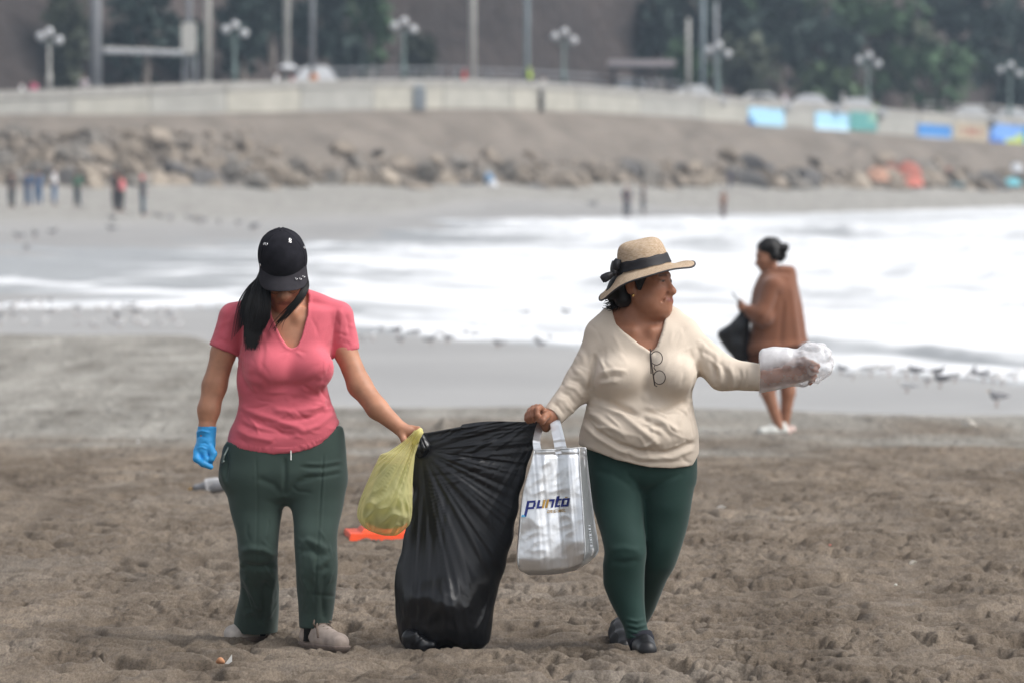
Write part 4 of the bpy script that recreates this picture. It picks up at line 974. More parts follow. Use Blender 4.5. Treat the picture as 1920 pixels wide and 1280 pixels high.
    S.ell(K.w((0, .013, .066)), (.096, .116, .112), .0, R=K.R)
    S.cone(K.w((0, .02, .175)), K.w((0, .02, .1785)), .007, .005, .006)
    up = K.R[:, 2]; base = K.w((0, 0, .014))
    S.F = np.maximum(S.F, (-((S.xs[:, None, None]-base[0])*up[0]+(S.ys[None, :, None]-base[1])*up[1]+(S.zs[None, None, :]-base[2])*up[2])).astype(np.float32))
    P, Q = S.mesh(1); N = vnormals(P, Q); L = K.loc(P); ang = np.arctan2(L[:, 0], -(L[:, 1]-.02))
    seam = np.min([np.abs((ang-a+PI) % (2*PI)-PI) for a in (-.95, .95, 2.05, -2.05, PI)], axis=0)*np.hypot(L[:, 0], L[:, 1]-.02)
    P = P-N*(.0022*np.exp(-(seam/.003)**2)-.0012*np.exp(-((seam-.007)/.004)**2)-.0022*n3(P, 30, 3)-.0012*n3(P, 70, 2))[:, None]
    crown = nmesh('cap', P, Q, capm, root)
    # visor: a curved sheet with thickness
    nu, nv = 40, 14; V = []
    for sgn in (0, 1):
        for j in range(nv):
            t = j/(nv-1)
            for i in range(nu):
                a = -1.34+2.68*i/(nu-1); r0x, r0y = .092, .092; ln = .082*(max(math.cos(a), 0)**.5)
                x = math.sin(a)*(r0x+ln*t*.12); y = -math.cos(a)*r0y*1.0-ln*t; z = .053-.55*ln*t-.030*(x/.095)**2*t-.006*sgn*(1 if t < 1 else .2)
                V.append(K.w((x, y+.016, z)))
    n = nu*nv; F = grid_faces(nv, nu); F2 = F[:, ::-1]+n
    e = [[i, i+1, n+i+1, n+i] for i in range((nv-1)*nu, nv*nu-1)]
    nmesh('visor', np.array(V), np.concatenate([F, F2, np.array(e)]), visorm, crown)
    ring = mat('silver_ring', (.75, .75, .76), .25, metal=.9)
    def ringlet(px, py, r, tilt=1.0, n=1):
        # put a small metal ring on the cap's front surface
        x, z = PX(px, D), PZ(py, D); k = np.argmin(np.hypot(P[:, 0]-x, P[:, 2]-z)+9*(N[:, 1] > .2)); return P[k]+N[k]*.002, N[k]
    def tor(c, nr, r, th):
        c = Vector(c); nr = Vector(nr).normalized(); u = nr.cross(Vector((0, 0, 1))).normalized(); w = nr.cross(u)
        m.tube([c+(u*math.cos(2*PI*k/12)+w*math.sin(2*PI*k/12))*r for k in range(13)], th, 5, False)
    for px, py in ((499.5, 457), (504, 458), (546, 449), (546.5, 453), (572, 464), (491.5, 496.5)):
        m = MB(); c, nr = ringlet(px, py, 0); tor(c, nr, .0048, .0014); m.build('ring', ring, crown, True)
    for px, py in ((557, 524.5), (565, 523.0), (570.5, 520)):
        c = q(px, py, -.0) ; VV = np.array(V[:n]); k = np.argmin(np.hypot(VV[:, 0]-c[0], VV[:, 2]-c[2])); m = MB(); tor(VV[k]+np.array([0, -.004, .004]), (0, -.55, .83), .0046, .0013); m.build('ring', ring, crown, True)
    # thin spectacles
    m = MB()
    for s in (-1, 1): m.tube([H.w((s*.031+.024*math.cos(a), -.101+.012*abs(math.cos(a)), -.008+.02*math.sin(a))) for a in np.linspace(0, 2*PI, 17)], .0011, 5, False)
    m.tube([H.w((-.008, -.100, .0)), H.w((0, -.104, .002)), H.w((.008, -.100, .0))], .0011, 5)
    for s in (-1, 1): m.tube([H.w((s*.055, -.09, .0)), H.w((s*.072, -.02, .002))], .0012, 5)
    m.build('spectacles', mat('thin_frame', (.10, .06, .05), .3, metal=.6), root, True)
pink_woman()
# ---------------------------------------------------------------- woman in the cream top and straw hat
def cream_woman():
    D = 21.6; q = lambda px, py, y=0.: P3(px, py, y, D)
    root = person((PX(1205, D), D, 0.0), 'woman in a straw sun hat, cream long sleeved top and dark green leggings')
    H = Head(q(1208, 529, -.005), rotm(math.radians(62), math.radians(-3), math.radians(2)), 1.10)
    S = SDF(axis(PX(978, D), PX(1560, D), .009, [(PX(978, D), PX(1040, D), .0032), (PX(1170, D), PX(1275, D), .0031), (PX(1470, D), PX(1550, D), .0042)]),
            axis(D-.26, D+.40, .009, [(D-.24, D+.08, .0040)]),
            axis(PZ(1215, D), PZ(450, D), .009, [(PZ(602, D), PZ(505, D), .0028), (PZ(818, D), PZ(752, D), .0032), (PZ(740, D), PZ(670, D), .0045)]))
    tor = [(585,1140,1262,-.03,.09),(605,1122,1288,-.07,.09),(630,1108,1306,-.10,.1),(660,1105,1311,-.12,.105),(700,1106,1309,-.13,.105),(740,1105,1299,-.135,.1),(780,1095,1303,-.15,.1),(820,1087,1310,-.155,.11),(850,1086,1310,-.15,.12),(880,1089,1306,-.14,.12)]
    S.loft([t for t in tor if t[0] < 815]+[(832,1100,1296,-.11,.10)], D, 0, -.026, .02)
    for s in (1160, 1262): S.ell(q(s, 704, -.105), (.064, .045, .050), .04)
    S.chain([q(1160, 588, .03), q(1124, 628, .02)], [.034, .040], .03); S.chain([q(1248, 592, .03), q(1285, 622, .02)], [.034, .040], .03)
    S.cone(q(1196, 612, .01), q(1200, 560, .015), .072, .064, .03)
    S.ell(q(1222, 586, -.02), (.05, .05, .035), .03)
    S.cone(q(1186, 622, -.065), q(1145, 615, -.03), .013, .008, .03); S.cone(q(1222, 622, -.065), q(1262, 612, -.03), .013, .008, .03)
    add_head(S, H, 1.0, 1)
    # her right arm and the fist that grips the black bag
    S.chain([q(1125, 640, .01), q(1087, 720, -.03), q(1040, 776, -.10), q(1026, 783, -.12)], [.044, .042, .032, .029], .015)
    S.ell(q(1019, 782, -.125), (.026, .030, .032), .014); S.ell(q(1024, 800, -.11), (.018, .024, .020), .014)
    fin = [((1012,763,-.150),(1007,767,-.168),(1008,778,-.176),(1010,788,-.172)),((1006,763,-.132),(1000,769,-.150),(999,780,-.158),(1001,788,-.155)),((1000,765,-.116),(994,773,-.132),(993,782,-.138),(996,789,-.136)),((995,769,-.100),(989,778,-.112),(988,785,-.117),(991,790,-.115))]
    for i, f in enumerate(fin): S.chain([q(*p) for p in ((1019, 770, -.13+.012*i),)+f], [.013, .0125, .0115, .0105, .0095], .004)
    S.chain([q(1026, 777, -.15), q(1021, 782, -.172), q(1018, 787, -.182), q(1017, 792, -.182)], [.016, .014, .0115, .0095], .006)
    # her left arm, bent fingers inside the clear glove
    S.chain([q(1288, 638, .01), q(1355, 702, -.05), q(1425, 711, -.10), q(1452, 708, -.11)], [.046, .044, .036, .030], .015)
    S.cone(q(1452, 707, -.11), q(1492, 700, -.12), .030, .036, .02); S.ell(q(1490, 697, -.12), (.040, .026, .030), .02)
    for i, (dy, dz) in enumerate(((-.150, 684), (-.136, 693), (-.120, 702), (-.104, 709))):
        S.chain([q(1502, dz+2, dy), q(1522-i*2, dz-4, dy-.01), q(1533-i*3, dz+2, dy-.018), q(1528-i*3, dz+9, dy-.030)], [.0125, .0115, .0105, .009], .005)
    S.chain([q(1474, 690, -.14), q(1492, 678, -.16), q(1508, 674, -.17), q(1518, 678, -.175)], [.016, .014, .012, .0095], .008)
    # legs
    S.loft([(822,1100,1300,-.10,.11),(885,1108,1296,-.09,.12),(905,1112,1294,-.08,.11),(925,1150,1262,-.05,.08)], D, 0, -.012, .02)
    S.chain([q(1156, 900, 0), q(1170, 1035, -.09), q(1196, 1190, -.10)], [.085, .045, .022], .01); S.chain([q(1256, 900, 0), q(1238, 1035, .02), q(1190, 1180, .25)], [.085, .045, .022], .01)
    S.chain([q(1196, 1185, -.09), q(1198, 1208, -.10)], [.034, .036], .02)
    skin = (.33, .152, .092)
    finish(S, 'body', skinm, root, cols=lambda P: face_cols(P, H, skin, (.20, .062, .050), gaze=.0))
    # ---- top
    hem = [(1070,826),(1088,833),(1120,846),(1150,857),(1190,869),(1220,875),(1260,876),(1298,872),(1309,852),(1325,835)]
    hx = [PX(a, D-.05) for a, b in hem]; hz_ = [PZ(b, D-.05) for a, b in hem]
    Vn = [(1142,560),(1149,584),(1156,608),(1170,624),(1196,645),(1222,660),(1233,648),(1243,622),(1248,598),(1250,575),(1246,560)]
    Vw = [(PX(a, D-.06), PZ(b, D-.06)) for a, b in Vn]
    S = SDF(axis(PX(1012, D), PX(1434, D), .0051), axis(D-.26, D+.16, .006), axis(PZ(884, D), PZ(568, D), .0051))
    S.loft(tor, D, 0, 0, .02)
    for s in (1160, 1262): S.ell(q(s, 706, -.115), (.090, .066, .074), .045)
    S.ell(q(1203, 806, -.07), (.175, .105, .085), .05)
    S.chain([q(1158, 586, .03), q(1128, 622, .015)], [.042, .058], .03); S.chain([q(1248, 590, .03), q(1284, 620, .015)], [.042, .056], .03)
    c1 = q(1034, 781, -.11); n1 = q(1034, 781, -.11)-q(1078, 735, -.03); n1 /= np.linalg.norm(n1)
    S.chain([q(1126, 636, .01), q(1088, 718, -.03)], [.060, .060], .025); S.cone(q(1088, 718, -.03), q(1030, 786, -.11), .060, .043, .025, cut=(c1, n1))
    c2 = q(1425, 710, -.10); n2 = np.array([1., -.05, .02])
    S.chain([q(1286, 634, .01), q(1356, 700, -.05)], [.060, .062], .025); S.cone(q(1356, 700, -.05), q(1440, 710.5, -.11), .060, .048, .025, cut=(c2, n2))
    hf = np.interp(S.xs, hx, hz_)[:, None, None]-S.zs[None, None, :]
    S.F = np.maximum(S.F, np.where((np.abs(S.xs-PX(1198, D)) < .235)[:, None, None], hf, -9).astype(np.float32))
    p2 = poly2(S.xs[:, None], S.zs[None, :], Vw).astype(np.float32)[:, None, :]; Yb = S.ys[None, :, None]
    S.F = np.maximum(S.F, np.where(Yb < D+.04, -p2, np.float32(-9)))
    S.F -= .0022*np.exp(-((p2-.005)/.003)**2)*(Yb < D+.02)
    S.cone(q(1196, 604, .015), q(1200, 540, .015), .076, .080, 0, 's')
    L = [([(1108,742),(1140,758),(1185,772),(1240,772),(1298,752)], .014, -.013), ([(1112,752),(1150,770),(1180,778)], .009, .006), ([(1092,783),(1120,808),(1160,832),(1205,846),(1250,848),(1308,828)], .009, -.013), ([(1092,794),(1120,819),(1160,843),(1205,857),(1260,858),(1306,840)], .010, .006),
         ([(1115,745),(1165,775),(1215,815),(1240,835)], .011, .007), ([(1140,752),(1190,775),(1240,800),(1265,825)], .010, -.005), ([(1180,765),(1230,780),(1275,810)], .011, .006), ([(1100,770),(1140,795),(1180,820)], .010, .007), ([(1098,778),(1130,802)], .008, -.005),
         ([(1222,665),(1215,720),(1210,745)], .020, -.010), ([(1120,700),(1150,692),(1180,695)], .008, .006), ([(1118,712),(1150,703),(1172,706)], .007, -.004), ([(1118,720),(1148,714),(1165,715)], .007, .004),
         ([(1300,745),(1280,775),(1270,800)], .012, .005), ([(1308,700),(1300,730),(1298,745)], .010, -.006), ([(1310,640),(1313,670),(1308,700)], .010, -.007), ([(1300,650),(1303,690)], .010, .004), ([(1105,738),(1112,700),(1116,660)], .009, -.008), ([(1090,655),(1100,690),(1104,720)], .012, .005),
         ([(1160,855),(1200,866),(1290,864)], .006, -.002),
         # sleeves
         ([(1072,690),(1090,700),(1108,728)], .010, .007), ([(1062,708),(1085,716),(1105,738)], .009, -.007), ([(1054,722),(1078,728),(1098,750)], .009, .008), ([(1046,733),(1066,740),(1084,764)], .008, -.007), ([(1038,744),(1058,752),(1074,775)], .008, .006), ([(1032,753),(1046,760),(1062,782)], .006, -.005),
         ([(1090,640),(1100,670),(1100,700)], .014, -.005), ([(1310,650),(1335,672),(1345,715)], .012, -.008), ([(1320,660),(1350,690),(1352,730)], .010, .007), ([(1345,672),(1362,700),(1365,735)], .010, -.006), ([(1365,680),(1375,705),(1378,735)], .010, .007), ([(1385,684),(1390,710),(1388,735)], .008, -.005), ([(1398,684),(1398,710),(1396,735)], .005, -.004), ([(1315,690),(1335,715),(1350,735)], .010, .006), ([(1310,628),(1330,648),(1360,668)], .010, -.004)]
    cm = mat('cream_jersey', (.61, .525, .435), .85, var=.05, vs=8, bump=.4, bs=420, bd=.003, sheen=.15)
    L += rand_folds(31, 40, (1098, 1300, 765, 868), .45, .0048)+rand_folds(32, 16, (1112, 1170, 610, 720), 1.1, .0024)+rand_folds(33, 16, (1240, 1300, 610, 720), 2.0, .0024)+rand_folds(34, 22, (1040, 1108, 650, 780), .7, .0032, ln=(14, 40))+rand_folds(35, 26, (1310, 1420, 650, 735), 1.5, .0032, ln=(14, 40))
    finish(S, 'top', cm, root, D-.12, L, [(20, .0026, 5), (55, .0011, 6)])
    # ---- leggings
    S = SDF(axis(PX(1086, D), PX(1316, D), .005), axis(D-.24, D+.40, .006), axis(PZ(1212, D), PZ(812, D), .005))
    S.loft([(820,1096,1300,-.115,.12),(850,1095,1306,-.12,.14),(885,1101,1304,-.115,.15),(905,1106,1301,-.10,.14),(925,1150,1262,-.06,.09)], D, 0, 0, .02)
    def leg(rows, k=.022): S.loft([(r[0], r[1], r[2], r[3]-r[4], r[3]+r[4]) for r in rows], D, 0, 0, k, n=2.1)
    leg([(840,1105,1200,.0,.09),(890,1101,1208,-.01,.115),(940,1109,1208,-.03,.108),(980,1120,1208,-.06,.095),(1010,1129,1211,-.085,.082),(1037,1134,1212,-.10,.074),(1062,1131,1209,-.095,.068),(1090,1131,1208,-.08,.07),(1120,1140,1208,-.075,.066),(1150,1155,1210,-.085,.052),(1176,1169,1214,-.10,.043),(1198,1174,1224,-.11,.046)])
    leg([(840,1210,1298,.0,.09),(890,1205,1304,.01,.115),(940,1205,1297,.0,.105),(980,1206,1290,.0,.092),(1020,1205,1280,.0,.082),(1060,1202,1267,.02,.073),(1090,1200,1250,.07,.068),(1120,1194,1238,.13,.062),(1150,1184,1226,.19,.05),(1178,1172,1208,.24,.042)])
    S.F = np.maximum(S.F, (S.zs[None, None, :]-np.interp(S.xs, hx, hz_)[:, None, None]-.02).astype(np.float32))
    L = [([(1170,1160),(1195,1166),(1214,1160)], .005, .005), ([(1168,1170),(1195,1177),(1218,1171)], .005, .006), ([(1172,1181),(1198,1188),(1222,1182)], .005, .006), ([(1174,1190),(1200,1197),(1224,1192)], .004, .004), ([(1172,1176),(1195,1182),(1218,1176)], .003, -.003), ([(1174,1186),(1200,1193),(1224,1187)], .003, -.003),
         ([(1140,1032),(1170,1026),(1205,1034)], .012, .004), ([(1140,1050),(1172,1054),(1205,1048)], .012, -.004), ([(1110,880),(1150,890),(1190,915)], .014, -.004), ([(1207,930),(1195,905),(1170,885)], .012, -.005), ([(1290,885),(1250,900),(1212,925)], .012, -.004)]
    lm = mat('green_leggings', (.006, .033, .026), .78, var=.06, vs=10, bump=.08, bs=500, bd=.001, sheen=.12)
    finish(S, 'leggings', lm, root, D-.15, L, [(20, .0016, 7)])
    # ---- socks and shoes
    sock = mat('navy_sock', (.010, .011, .018), .9)
    m = MB(); m.tube([q(1199, 1192, -.105), q(1203, 1203, -.115), q(1206, 1214, -.13)], [.050, .051, .047], 16); m.build('sock', sock, root, True)
    blk = mat('black_leather', (.012, .012, .014), .42, var=.2, vs=30, bump=.2, bs=120, bd=.002); bsole = mat('black_rubber', (.016, .016, .017), .8)
    shoe(root, (PX(1198, D), D-.04), (PX(1214, D), D-.265), -.006, blk, bsole, None, w=.047, h=.072)
    # trailing shoe, heel up
    S = SDF(axis(PX(1138, D), PX(1192, D), .004), axis(D+.05, D+.42, .005), axis(PZ(1226, D), PZ(1150, D), .004))
    S.chain([q(1171, 1212, .13), q(1167, 1203, .19), q(1163, 1185, .27), q(1164, 1172, .31)], [.030, .040, .036, .033], .02)
    sh = finish(S, 'shoe', blk, root)
    S = SDF(axis(PX(1138, D), PX(1192, D), .004), axis(D+.03, D+.42, .005), axis(PZ(1232, D), PZ(1150, D), .004))
    S.chain([q(1170, 1214, .125), q(1163, 1204, .185), q(1158, 1187, .265), q(1158, 1174, .305)], [.028, .036, .032, .029], .02)
    finish(S, 'sole', bsole, sh)
    # ---- hair
    S = SDF(axis(PX(1132, D), PX(1240, D), .0032), axis(D-.16, D+.16, .004), axis(PZ(592, D), PZ(488, D), .0032))
    S.ell(H.w((0, .022, .045)), np.array((.084, .100, .090))*1.1, .01, R=H.R)
    for p, r in (((-.035, .085, -.035), .040), ((.03, .085, -.035), .042), ((-.055, .055, -.055), .030), ((0, .075, -.065), .036), ((-.05, .075, -.02), .04), ((.05, .06, -.06), .03)): S.ell(H.w(p), np.array((r, r, r*1.05))*1.1, .015)
    S.cone(H.w((-.078, -.025, .02)), H.w((-.074, -.018, -.025)), .016, .008, .015)
    S.ell(H.w((0, -.10, -.02)), np.array((.12, .075, .12)), .008, 's', H.R)
    S.ell(H.w((-.085, .012, -.018)), np.array((.03, .022, .034)), .008, 's', H.R)
    hair = finish(S, 'hair', hairm, root, None, (), [(60, .0035, 3), (120, .0022, 4)])
    r = np.random.default_rng(4); cs = []
    for i in range(170):
        a = r.random(); b = r.normal(0, 1, 6)*.008; s = -1 if r.random() < .7 else 1
        p0 = np.array((s*(.02+.05*r.random()), .07+.045*r.random(), -.03-.05*a)); w0 = H.w(p0)
        t = np.linspace(0, 1, 8)[:, None]; ph = r.random()*6
        cs.append(w0+np.hstack([-.010*t+.007*np.sin(t*6+ph)+b[0]*t, .004*np.cos(t*7+ph)+b[1]*t, -.022*t+.006*np.cos(t*6+ph)]))
    strands('hair_strand', np.array(cs), .0016, hairm, root)
    ear = mat('gold', (.75, .5, .2), .25, metal=1)
    MB().ball(H.w((-.080, .004, -.047)), .0065, 10, 8).build('earring', ear, root, True)
    # ---- straw hat
    straw = mat('straw', (.58, .45, .32), .85, col2=(.70, .58, .45), vs=90, vd=2, spec=.2)
    nt = straw.node_tree; n = nt.nodes; l = nt.links; p = n['Principled BSDF']
    # plaited rows, from the braid coordinate stored on the mesh
    a1 = n.new('ShaderNodeAttribute'); a1.attribute_name = 'braid'; a2 = n.new('ShaderNodeAttribute'); a2.attribute_name = 'turn'
    def mth(op, a, b=None):
        x = n.new('ShaderNodeMath'); x.operation = op
        for i, v in enumerate((a, b)):
            if v is None: continue
            if isinstance(v, (int, float)): x.inputs[i].default_value = v
            else: l.new(v, x.inputs[i])
        return x.outputs[0]
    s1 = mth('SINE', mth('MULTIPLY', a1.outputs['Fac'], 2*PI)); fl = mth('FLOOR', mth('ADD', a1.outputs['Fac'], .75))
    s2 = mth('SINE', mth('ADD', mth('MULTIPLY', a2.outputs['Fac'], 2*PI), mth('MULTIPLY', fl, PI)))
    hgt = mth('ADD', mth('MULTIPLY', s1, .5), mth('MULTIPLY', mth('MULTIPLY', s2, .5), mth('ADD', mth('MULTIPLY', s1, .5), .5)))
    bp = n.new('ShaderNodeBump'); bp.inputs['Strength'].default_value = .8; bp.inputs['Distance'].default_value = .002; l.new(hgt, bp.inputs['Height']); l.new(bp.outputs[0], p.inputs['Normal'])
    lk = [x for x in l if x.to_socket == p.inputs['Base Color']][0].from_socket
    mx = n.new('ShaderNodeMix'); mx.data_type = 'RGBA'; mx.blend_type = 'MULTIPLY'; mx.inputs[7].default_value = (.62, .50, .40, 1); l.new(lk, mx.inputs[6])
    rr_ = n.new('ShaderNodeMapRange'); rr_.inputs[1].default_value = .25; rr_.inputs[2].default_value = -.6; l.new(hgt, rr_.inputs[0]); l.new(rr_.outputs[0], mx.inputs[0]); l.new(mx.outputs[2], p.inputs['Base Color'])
    Rh = np.array(Matrix.Rotation(math.radians(-12.5), 3, 'Y') @ Matrix.Rotation(math.radians(0), 3, 'X')); hc = q(1208, 503, .0)
    hw = lambda V: hc+np.asarray(V)@Rh.T
    def hatr(th):
        return 1.0
    prof = [(0.0, .112), (.02, .1115), (.045, .108), (.066, .100), (.080, .086), (.088, .066), (.094, .040), (.099, .012), (.102, .0), (.106, -.004), (.120, -.010), (.138, -.017), (.156, -.024), (.172, -.031), (.184, -.037), (.188, -.039)]
    # resample
    pr = np.array(prof); s_ = np.concatenate([[0], np.cumsum(np.hypot(*np.diff(pr, axis=0).T))]); t = np.linspace(0, s_[-1], 60); rad = ci(t, s_, pr[:, 0]); hz0 = ci(t, s_, pr[:, 1])
    nth = 120; th = np.linspace(0, 2*PI, nth, endpoint=False)
    def brim(rad, hz0, th):
        b = ss(rad, .102, .188)
        x = rad*np.cos(th)*(1+.02*np.cos(2*th)); y = rad*np.sin(th)*1.06
        # the brim dips at the back (-x) and lifts at the front (+x), with a soft wave
        z = hz0 + b*(.024*np.cos(th)-.010*np.cos(2*th)+.007*np.sin(3*th+.6)+.004*np.sin(5*th)) + .006*(1-b)*np.cos(2*th)*ss(rad, .0, .08)*(hz0 > .03)
        return np.stack([x, y, z], -1)
    RA, TH = np.meshgrid(rad, th, indexing='ij'); HZ = np.repeat(hz0[:, None], nth, 1)
    Vo = brim(RA, HZ, TH).reshape(-1, 3); Vi = Vo.copy(); Vi[:, 2] -= .0035; Vi[:, :2] *= .985
    F = grid_faces(60, nth, True); nv = len(Vo); rim = np.array([[59*nth+i, nv+59*nth+i, nv+59*nth+(i+1) % nth, 59*nth+(i+1) % nth] for i in range(nth)])
    br = np.repeat(t[:, None]/.0048, nth, 1).ravel(); tn = (TH*np.maximum(np.round(RA/.0055), 8)).ravel()/(2*PI)
    hat = nmesh('straw_hat', hw(np.concatenate([Vo, Vi])), np.concatenate([F[:, ::-1], F+nv, rim]), straw, root, attrs={'braid': np.concatenate([br, br]), 'turn': np.concatenate([tn, tn])})
    ribm = mat('black_ribbon', (.011, .010, .013), .6, var=.2, vs=60, bump=.15, bs=300, bd=.001)
    trim = mat('dark_trim', (.045, .042, .046), .8)
    E = brim(np.full(nth+1, .188), np.full(nth+1, -.039), np.linspace(0, 2*PI, nth+1)); E[:, 2] -= .0015
    m = MB(); m.tube([tuple(p) for p in hw(E)], .0036, 6, False); m.build('brim_trim', trim, hat, True)
    V = []
    for zz, g in ((.005, .0045), (.012, .0038), (.024, .0036), (.034, .0036), (.042, .0034), (.043, -.002)):
        rd = np.interp(zz, [0, .012, .040, .066], [.102, .099, .094, .088])+g; e = brim(np.full(nth, rd), np.full(nth, zz), th)
        e[:, 2] = zz+.0012*np.sin(th*9+zz*90)-.002; V.append(hw(e))
    nmesh('hat_band', np.concatenate(V), grid_faces(6, nth, True), ribm, hat)
    # bow on the back left of the band
    bc = q(1152, 511, -.055)
    def loop(tip, wdt, name):
        P0 = bc; P1 = np.asarray(tip); d = P1-P0; L_ = np.linalg.norm(d); d /= L_; u = np.cross(d, (0, -1, .2)); u /= np.linalg.norm(u); w = np.cross(d, u); V = []
        for j in range(14):
            tt = j/13; wd = wdt*(.25+.75*math.sin(PI*min(tt*.62+.06, .5))); th_ = .010*math.sin(PI*tt)+.002
            for k in range(12):
                a = 2*PI*k/12; V.append(P0+d*L_*tt+u*math.cos(a)*wd*(1-.10*math.sin(3*a))+w*math.sin(a)*th_*(1+.4*math.cos(2*a)))
        nmesh(name, np.array(V), grid_faces(14, 12, True).tolist()+[list(range(12)), list(range(156, 168))], ribm, bow)
    S = SDF(axis(bc[0]-.03, bc[0]+.03, .003), axis(bc[1]-.03, bc[1]+.03, .003), axis(bc[2]-.03, bc[2]+.03, .003)); S.ell(bc, (.011, .011, .014), 0)
    bow = finish(S, 'bow', ribm, hat)
    root_ = root
    for tip, wdt in ((q(1160, 486, -.05), .016), (q(1128, 525, -.07), .017)):
        P0 = bc; P1 = np.asarray(tip); d = P1-P0; L_ = np.linalg.norm(d); d /= L_; u = np.cross(d, (0, -1, .2)); u /= np.linalg.norm(u); w = np.cross(d, u); V = []
        for j in range(14):
            tt = j/13; wd = wdt*(.3+.7*math.sin(PI*min(tt*.75, .5)))*(1 if tt < .9 else .8); t2 = .009*math.sin(PI*tt)+.002
            for k in range(12): a = 2*PI*k/12; V.append(P0+d*L_*tt+u*math.cos(a)*wd+w*math.sin(a)*t2*(1+.5*math.cos(4*a)))
        o = nmesh('bow_loop', np.array(V), [tuple(x) for x in grid_faces(14, 12, True)]+[tuple(range(12)), tuple(range(156, 168))], ribm, root_)
    # ---- clear plastic glove
    S = SDF(axis(PX(1412, D), PX(1572, D), .0036), axis(D-.24, D+.02, .0042), axis(PZ(745, D), PZ(632, D), .0036))
    rows = [(1421,669,737,-.11,.052),(1432,655,735,-.11,.062),(1455,650,731,-.115,.066),(1475,649,727,-.12,.064),(1492,654,723,-.125,.058),(1508,651,718,-.13,.056),(1530,646,711,-.135,.058),(1548,652,704,-.135,.050),(1558,664,694,-.135,.030)]
    xr = [r[0] for r in rows]; pxs = S.xs*FPX/(D-.12)+960
    zt = PZ(ci(pxs, xr, [r[1] for r in rows]), D-.12); zb = PZ(ci(pxs, xr, [r[2] for r in rows]), D-.12); yc = D+ci(pxs, xr, [r[3] for r in rows]); dp = ci(pxs, xr, [r[4] for r in rows])
    sh_ = lambda a: a[:, None, None].astype(np.float32)
    qq = np.sqrt(((S.zs[None, None, :]-sh_((zt+zb)/2))/sh_((zt-zb)/2))**2+((S.ys[None, :, None]-sh_(yc))/sh_(dp))**2)
    d = (qq-1)*sh_(np.minimum((zt-zb)/2, dp)); d = np.maximum(d, np.maximum(PX(1421, D-.12)-S.xs, S.xs-PX(1558, D-.12))[:, None, None])
    S.F = d.astype(np.float32)
    P, Q = S.mesh(1); N = vnormals(P, Q); fx = ss(P[:, 0], PX(1480, D), PX(1505, D))
    P = P+N*(fx*(.0075*np.abs(n3(P, 70, 1))+.0055*np.abs(n3(P, 130, 2))+.0022*n3(P, 260, 3))+(1-fx)*(.0050*n3(P, 24, 4)+.0022*np.abs(n3(P, 75, 6))))[:, None]
    open_ = (P[Q].mean(1)[:, 0] > PX(1421, D-.12)+.006); Q = Q[open_]
    gm = bpy.data.materials.new('clear_polythene'); gm.use_nodes = True; nt = gm.node_tree; n = nt.nodes; l = nt.links; p = n['Principled BSDF']
    p.inputs['Base Color'].default_value = (.86, .87, .90, 1); p.inputs['Roughness'].default_value = .28; p.inputs['Specular IOR Level'].default_value = .8
    tr = n.new('ShaderNodeBsdfTransparent'); tl = n.new('ShaderNodeBsdfTranslucent'); tl.inputs[0].default_value = (.9, .91, .94, 1); ad = n.new('ShaderNodeMixShader'); ad.inputs[0].default_value = .35
    mxs = n.new('ShaderNodeMixShader'); lw = n.new('ShaderNodeLayerWeight'); lw.inputs[0].default_value = .35
    tc = n.new('ShaderNodeTexCoord'); nz = n.new('ShaderNodeTexNoise'); nz.inputs['Scale'].default_value = 24; nz.inputs['Detail'].default_value = 5; l.new(tc.outputs['Object'], nz.inputs['Vector'])
    at = n.new('ShaderNodeAttribute'); at.attribute_name = 'film'
    mr = n.new('ShaderNodeMapRange'); mr.inputs[1].default_value = .3; mr.inputs[2].default_value = .75; mr.inputs[3].default_value = .05; mr.inputs[4].default_value = .36; l.new(nz.outputs[0], mr.inputs[0])
    a3 = n.new('ShaderNodeMath'); l.new(mr.outputs[0], a3.inputs[0]); l.new(lw.outputs['Facing'], a3.inputs[1]); a4 = n.new('ShaderNodeMath'); a4.operation = 'MULTIPLY_ADD'; a4.use_clamp = True
    l.new(at.outputs['Fac'], a4.inputs[0]); a4.inputs[1].default_value = .72; l.new(a3.outputs[0], a4.inputs[2])
    l.new(p.outputs[0], ad.inputs[1]); l.new(tl.outputs[0], ad.inputs[2]); l.new(a4.outputs[0], mxs.inputs[0]); l.new(tr.outputs[0], mxs.inputs[1]); l.new(ad.outputs[0], mxs.inputs[2]); l.new(mxs.outputs[0], n['Material Output'].inputs['Surface'])
    film = np.clip(ss(P[:, 2]+.012*n3(P, 40, 9), PZ(690, D), PZ(664, D))*(1-fx*.6)*(.82+.25*n3(P, 22, 5)), 0, 1)
    nmesh('plastic_glove', P, Q, gm, root, attrs={'film': film})
    # ---- spectacles hooked on the neckline (they hang from the top: a thing of their own)
    fr = mat('dark_tortoise', (.035, .022, .018), .3); ln = mat('lens', (.8, .8, .78), .05); ln.node_tree.nodes['Principled BSDF'].inputs['Alpha'].default_value = .12
    y = -.205
    g = empty('spectacles', tuple(q(1228, 690, y)), 'dark framed round spectacles hanging folded from the neckline of the cream top', 'spectacles')
    for cx, cyy in ((1231, 671), (1236.5, 707)):
        c = q(cx, cyy, y); m = MB(); pts = [(c[0]+.0225*math.cos(a), c[1]-.004*math.cos(a), c[2]+.0255*math.sin(a)) for a in np.linspace(0, 2*PI, 25)]
        m.tube(pts, .0019, 6, False); o = m.build('rim', fr, g, True)
        nmesh('lens', [(c[0]+.022*math.cos(a), c[1]-.004*math.cos(a), c[2]+.025*math.sin(a)) for a in np.linspace(0, 2*PI, 24, endpoint=False)], [tuple(range(24))[::-1]], ln, o)
    m = MB(); m.tube([q(1228, 684, y), q(1226, 689, y-.004), q(1230, 694, y)], .0020, 6); m.build('bridge', fr, g, True)
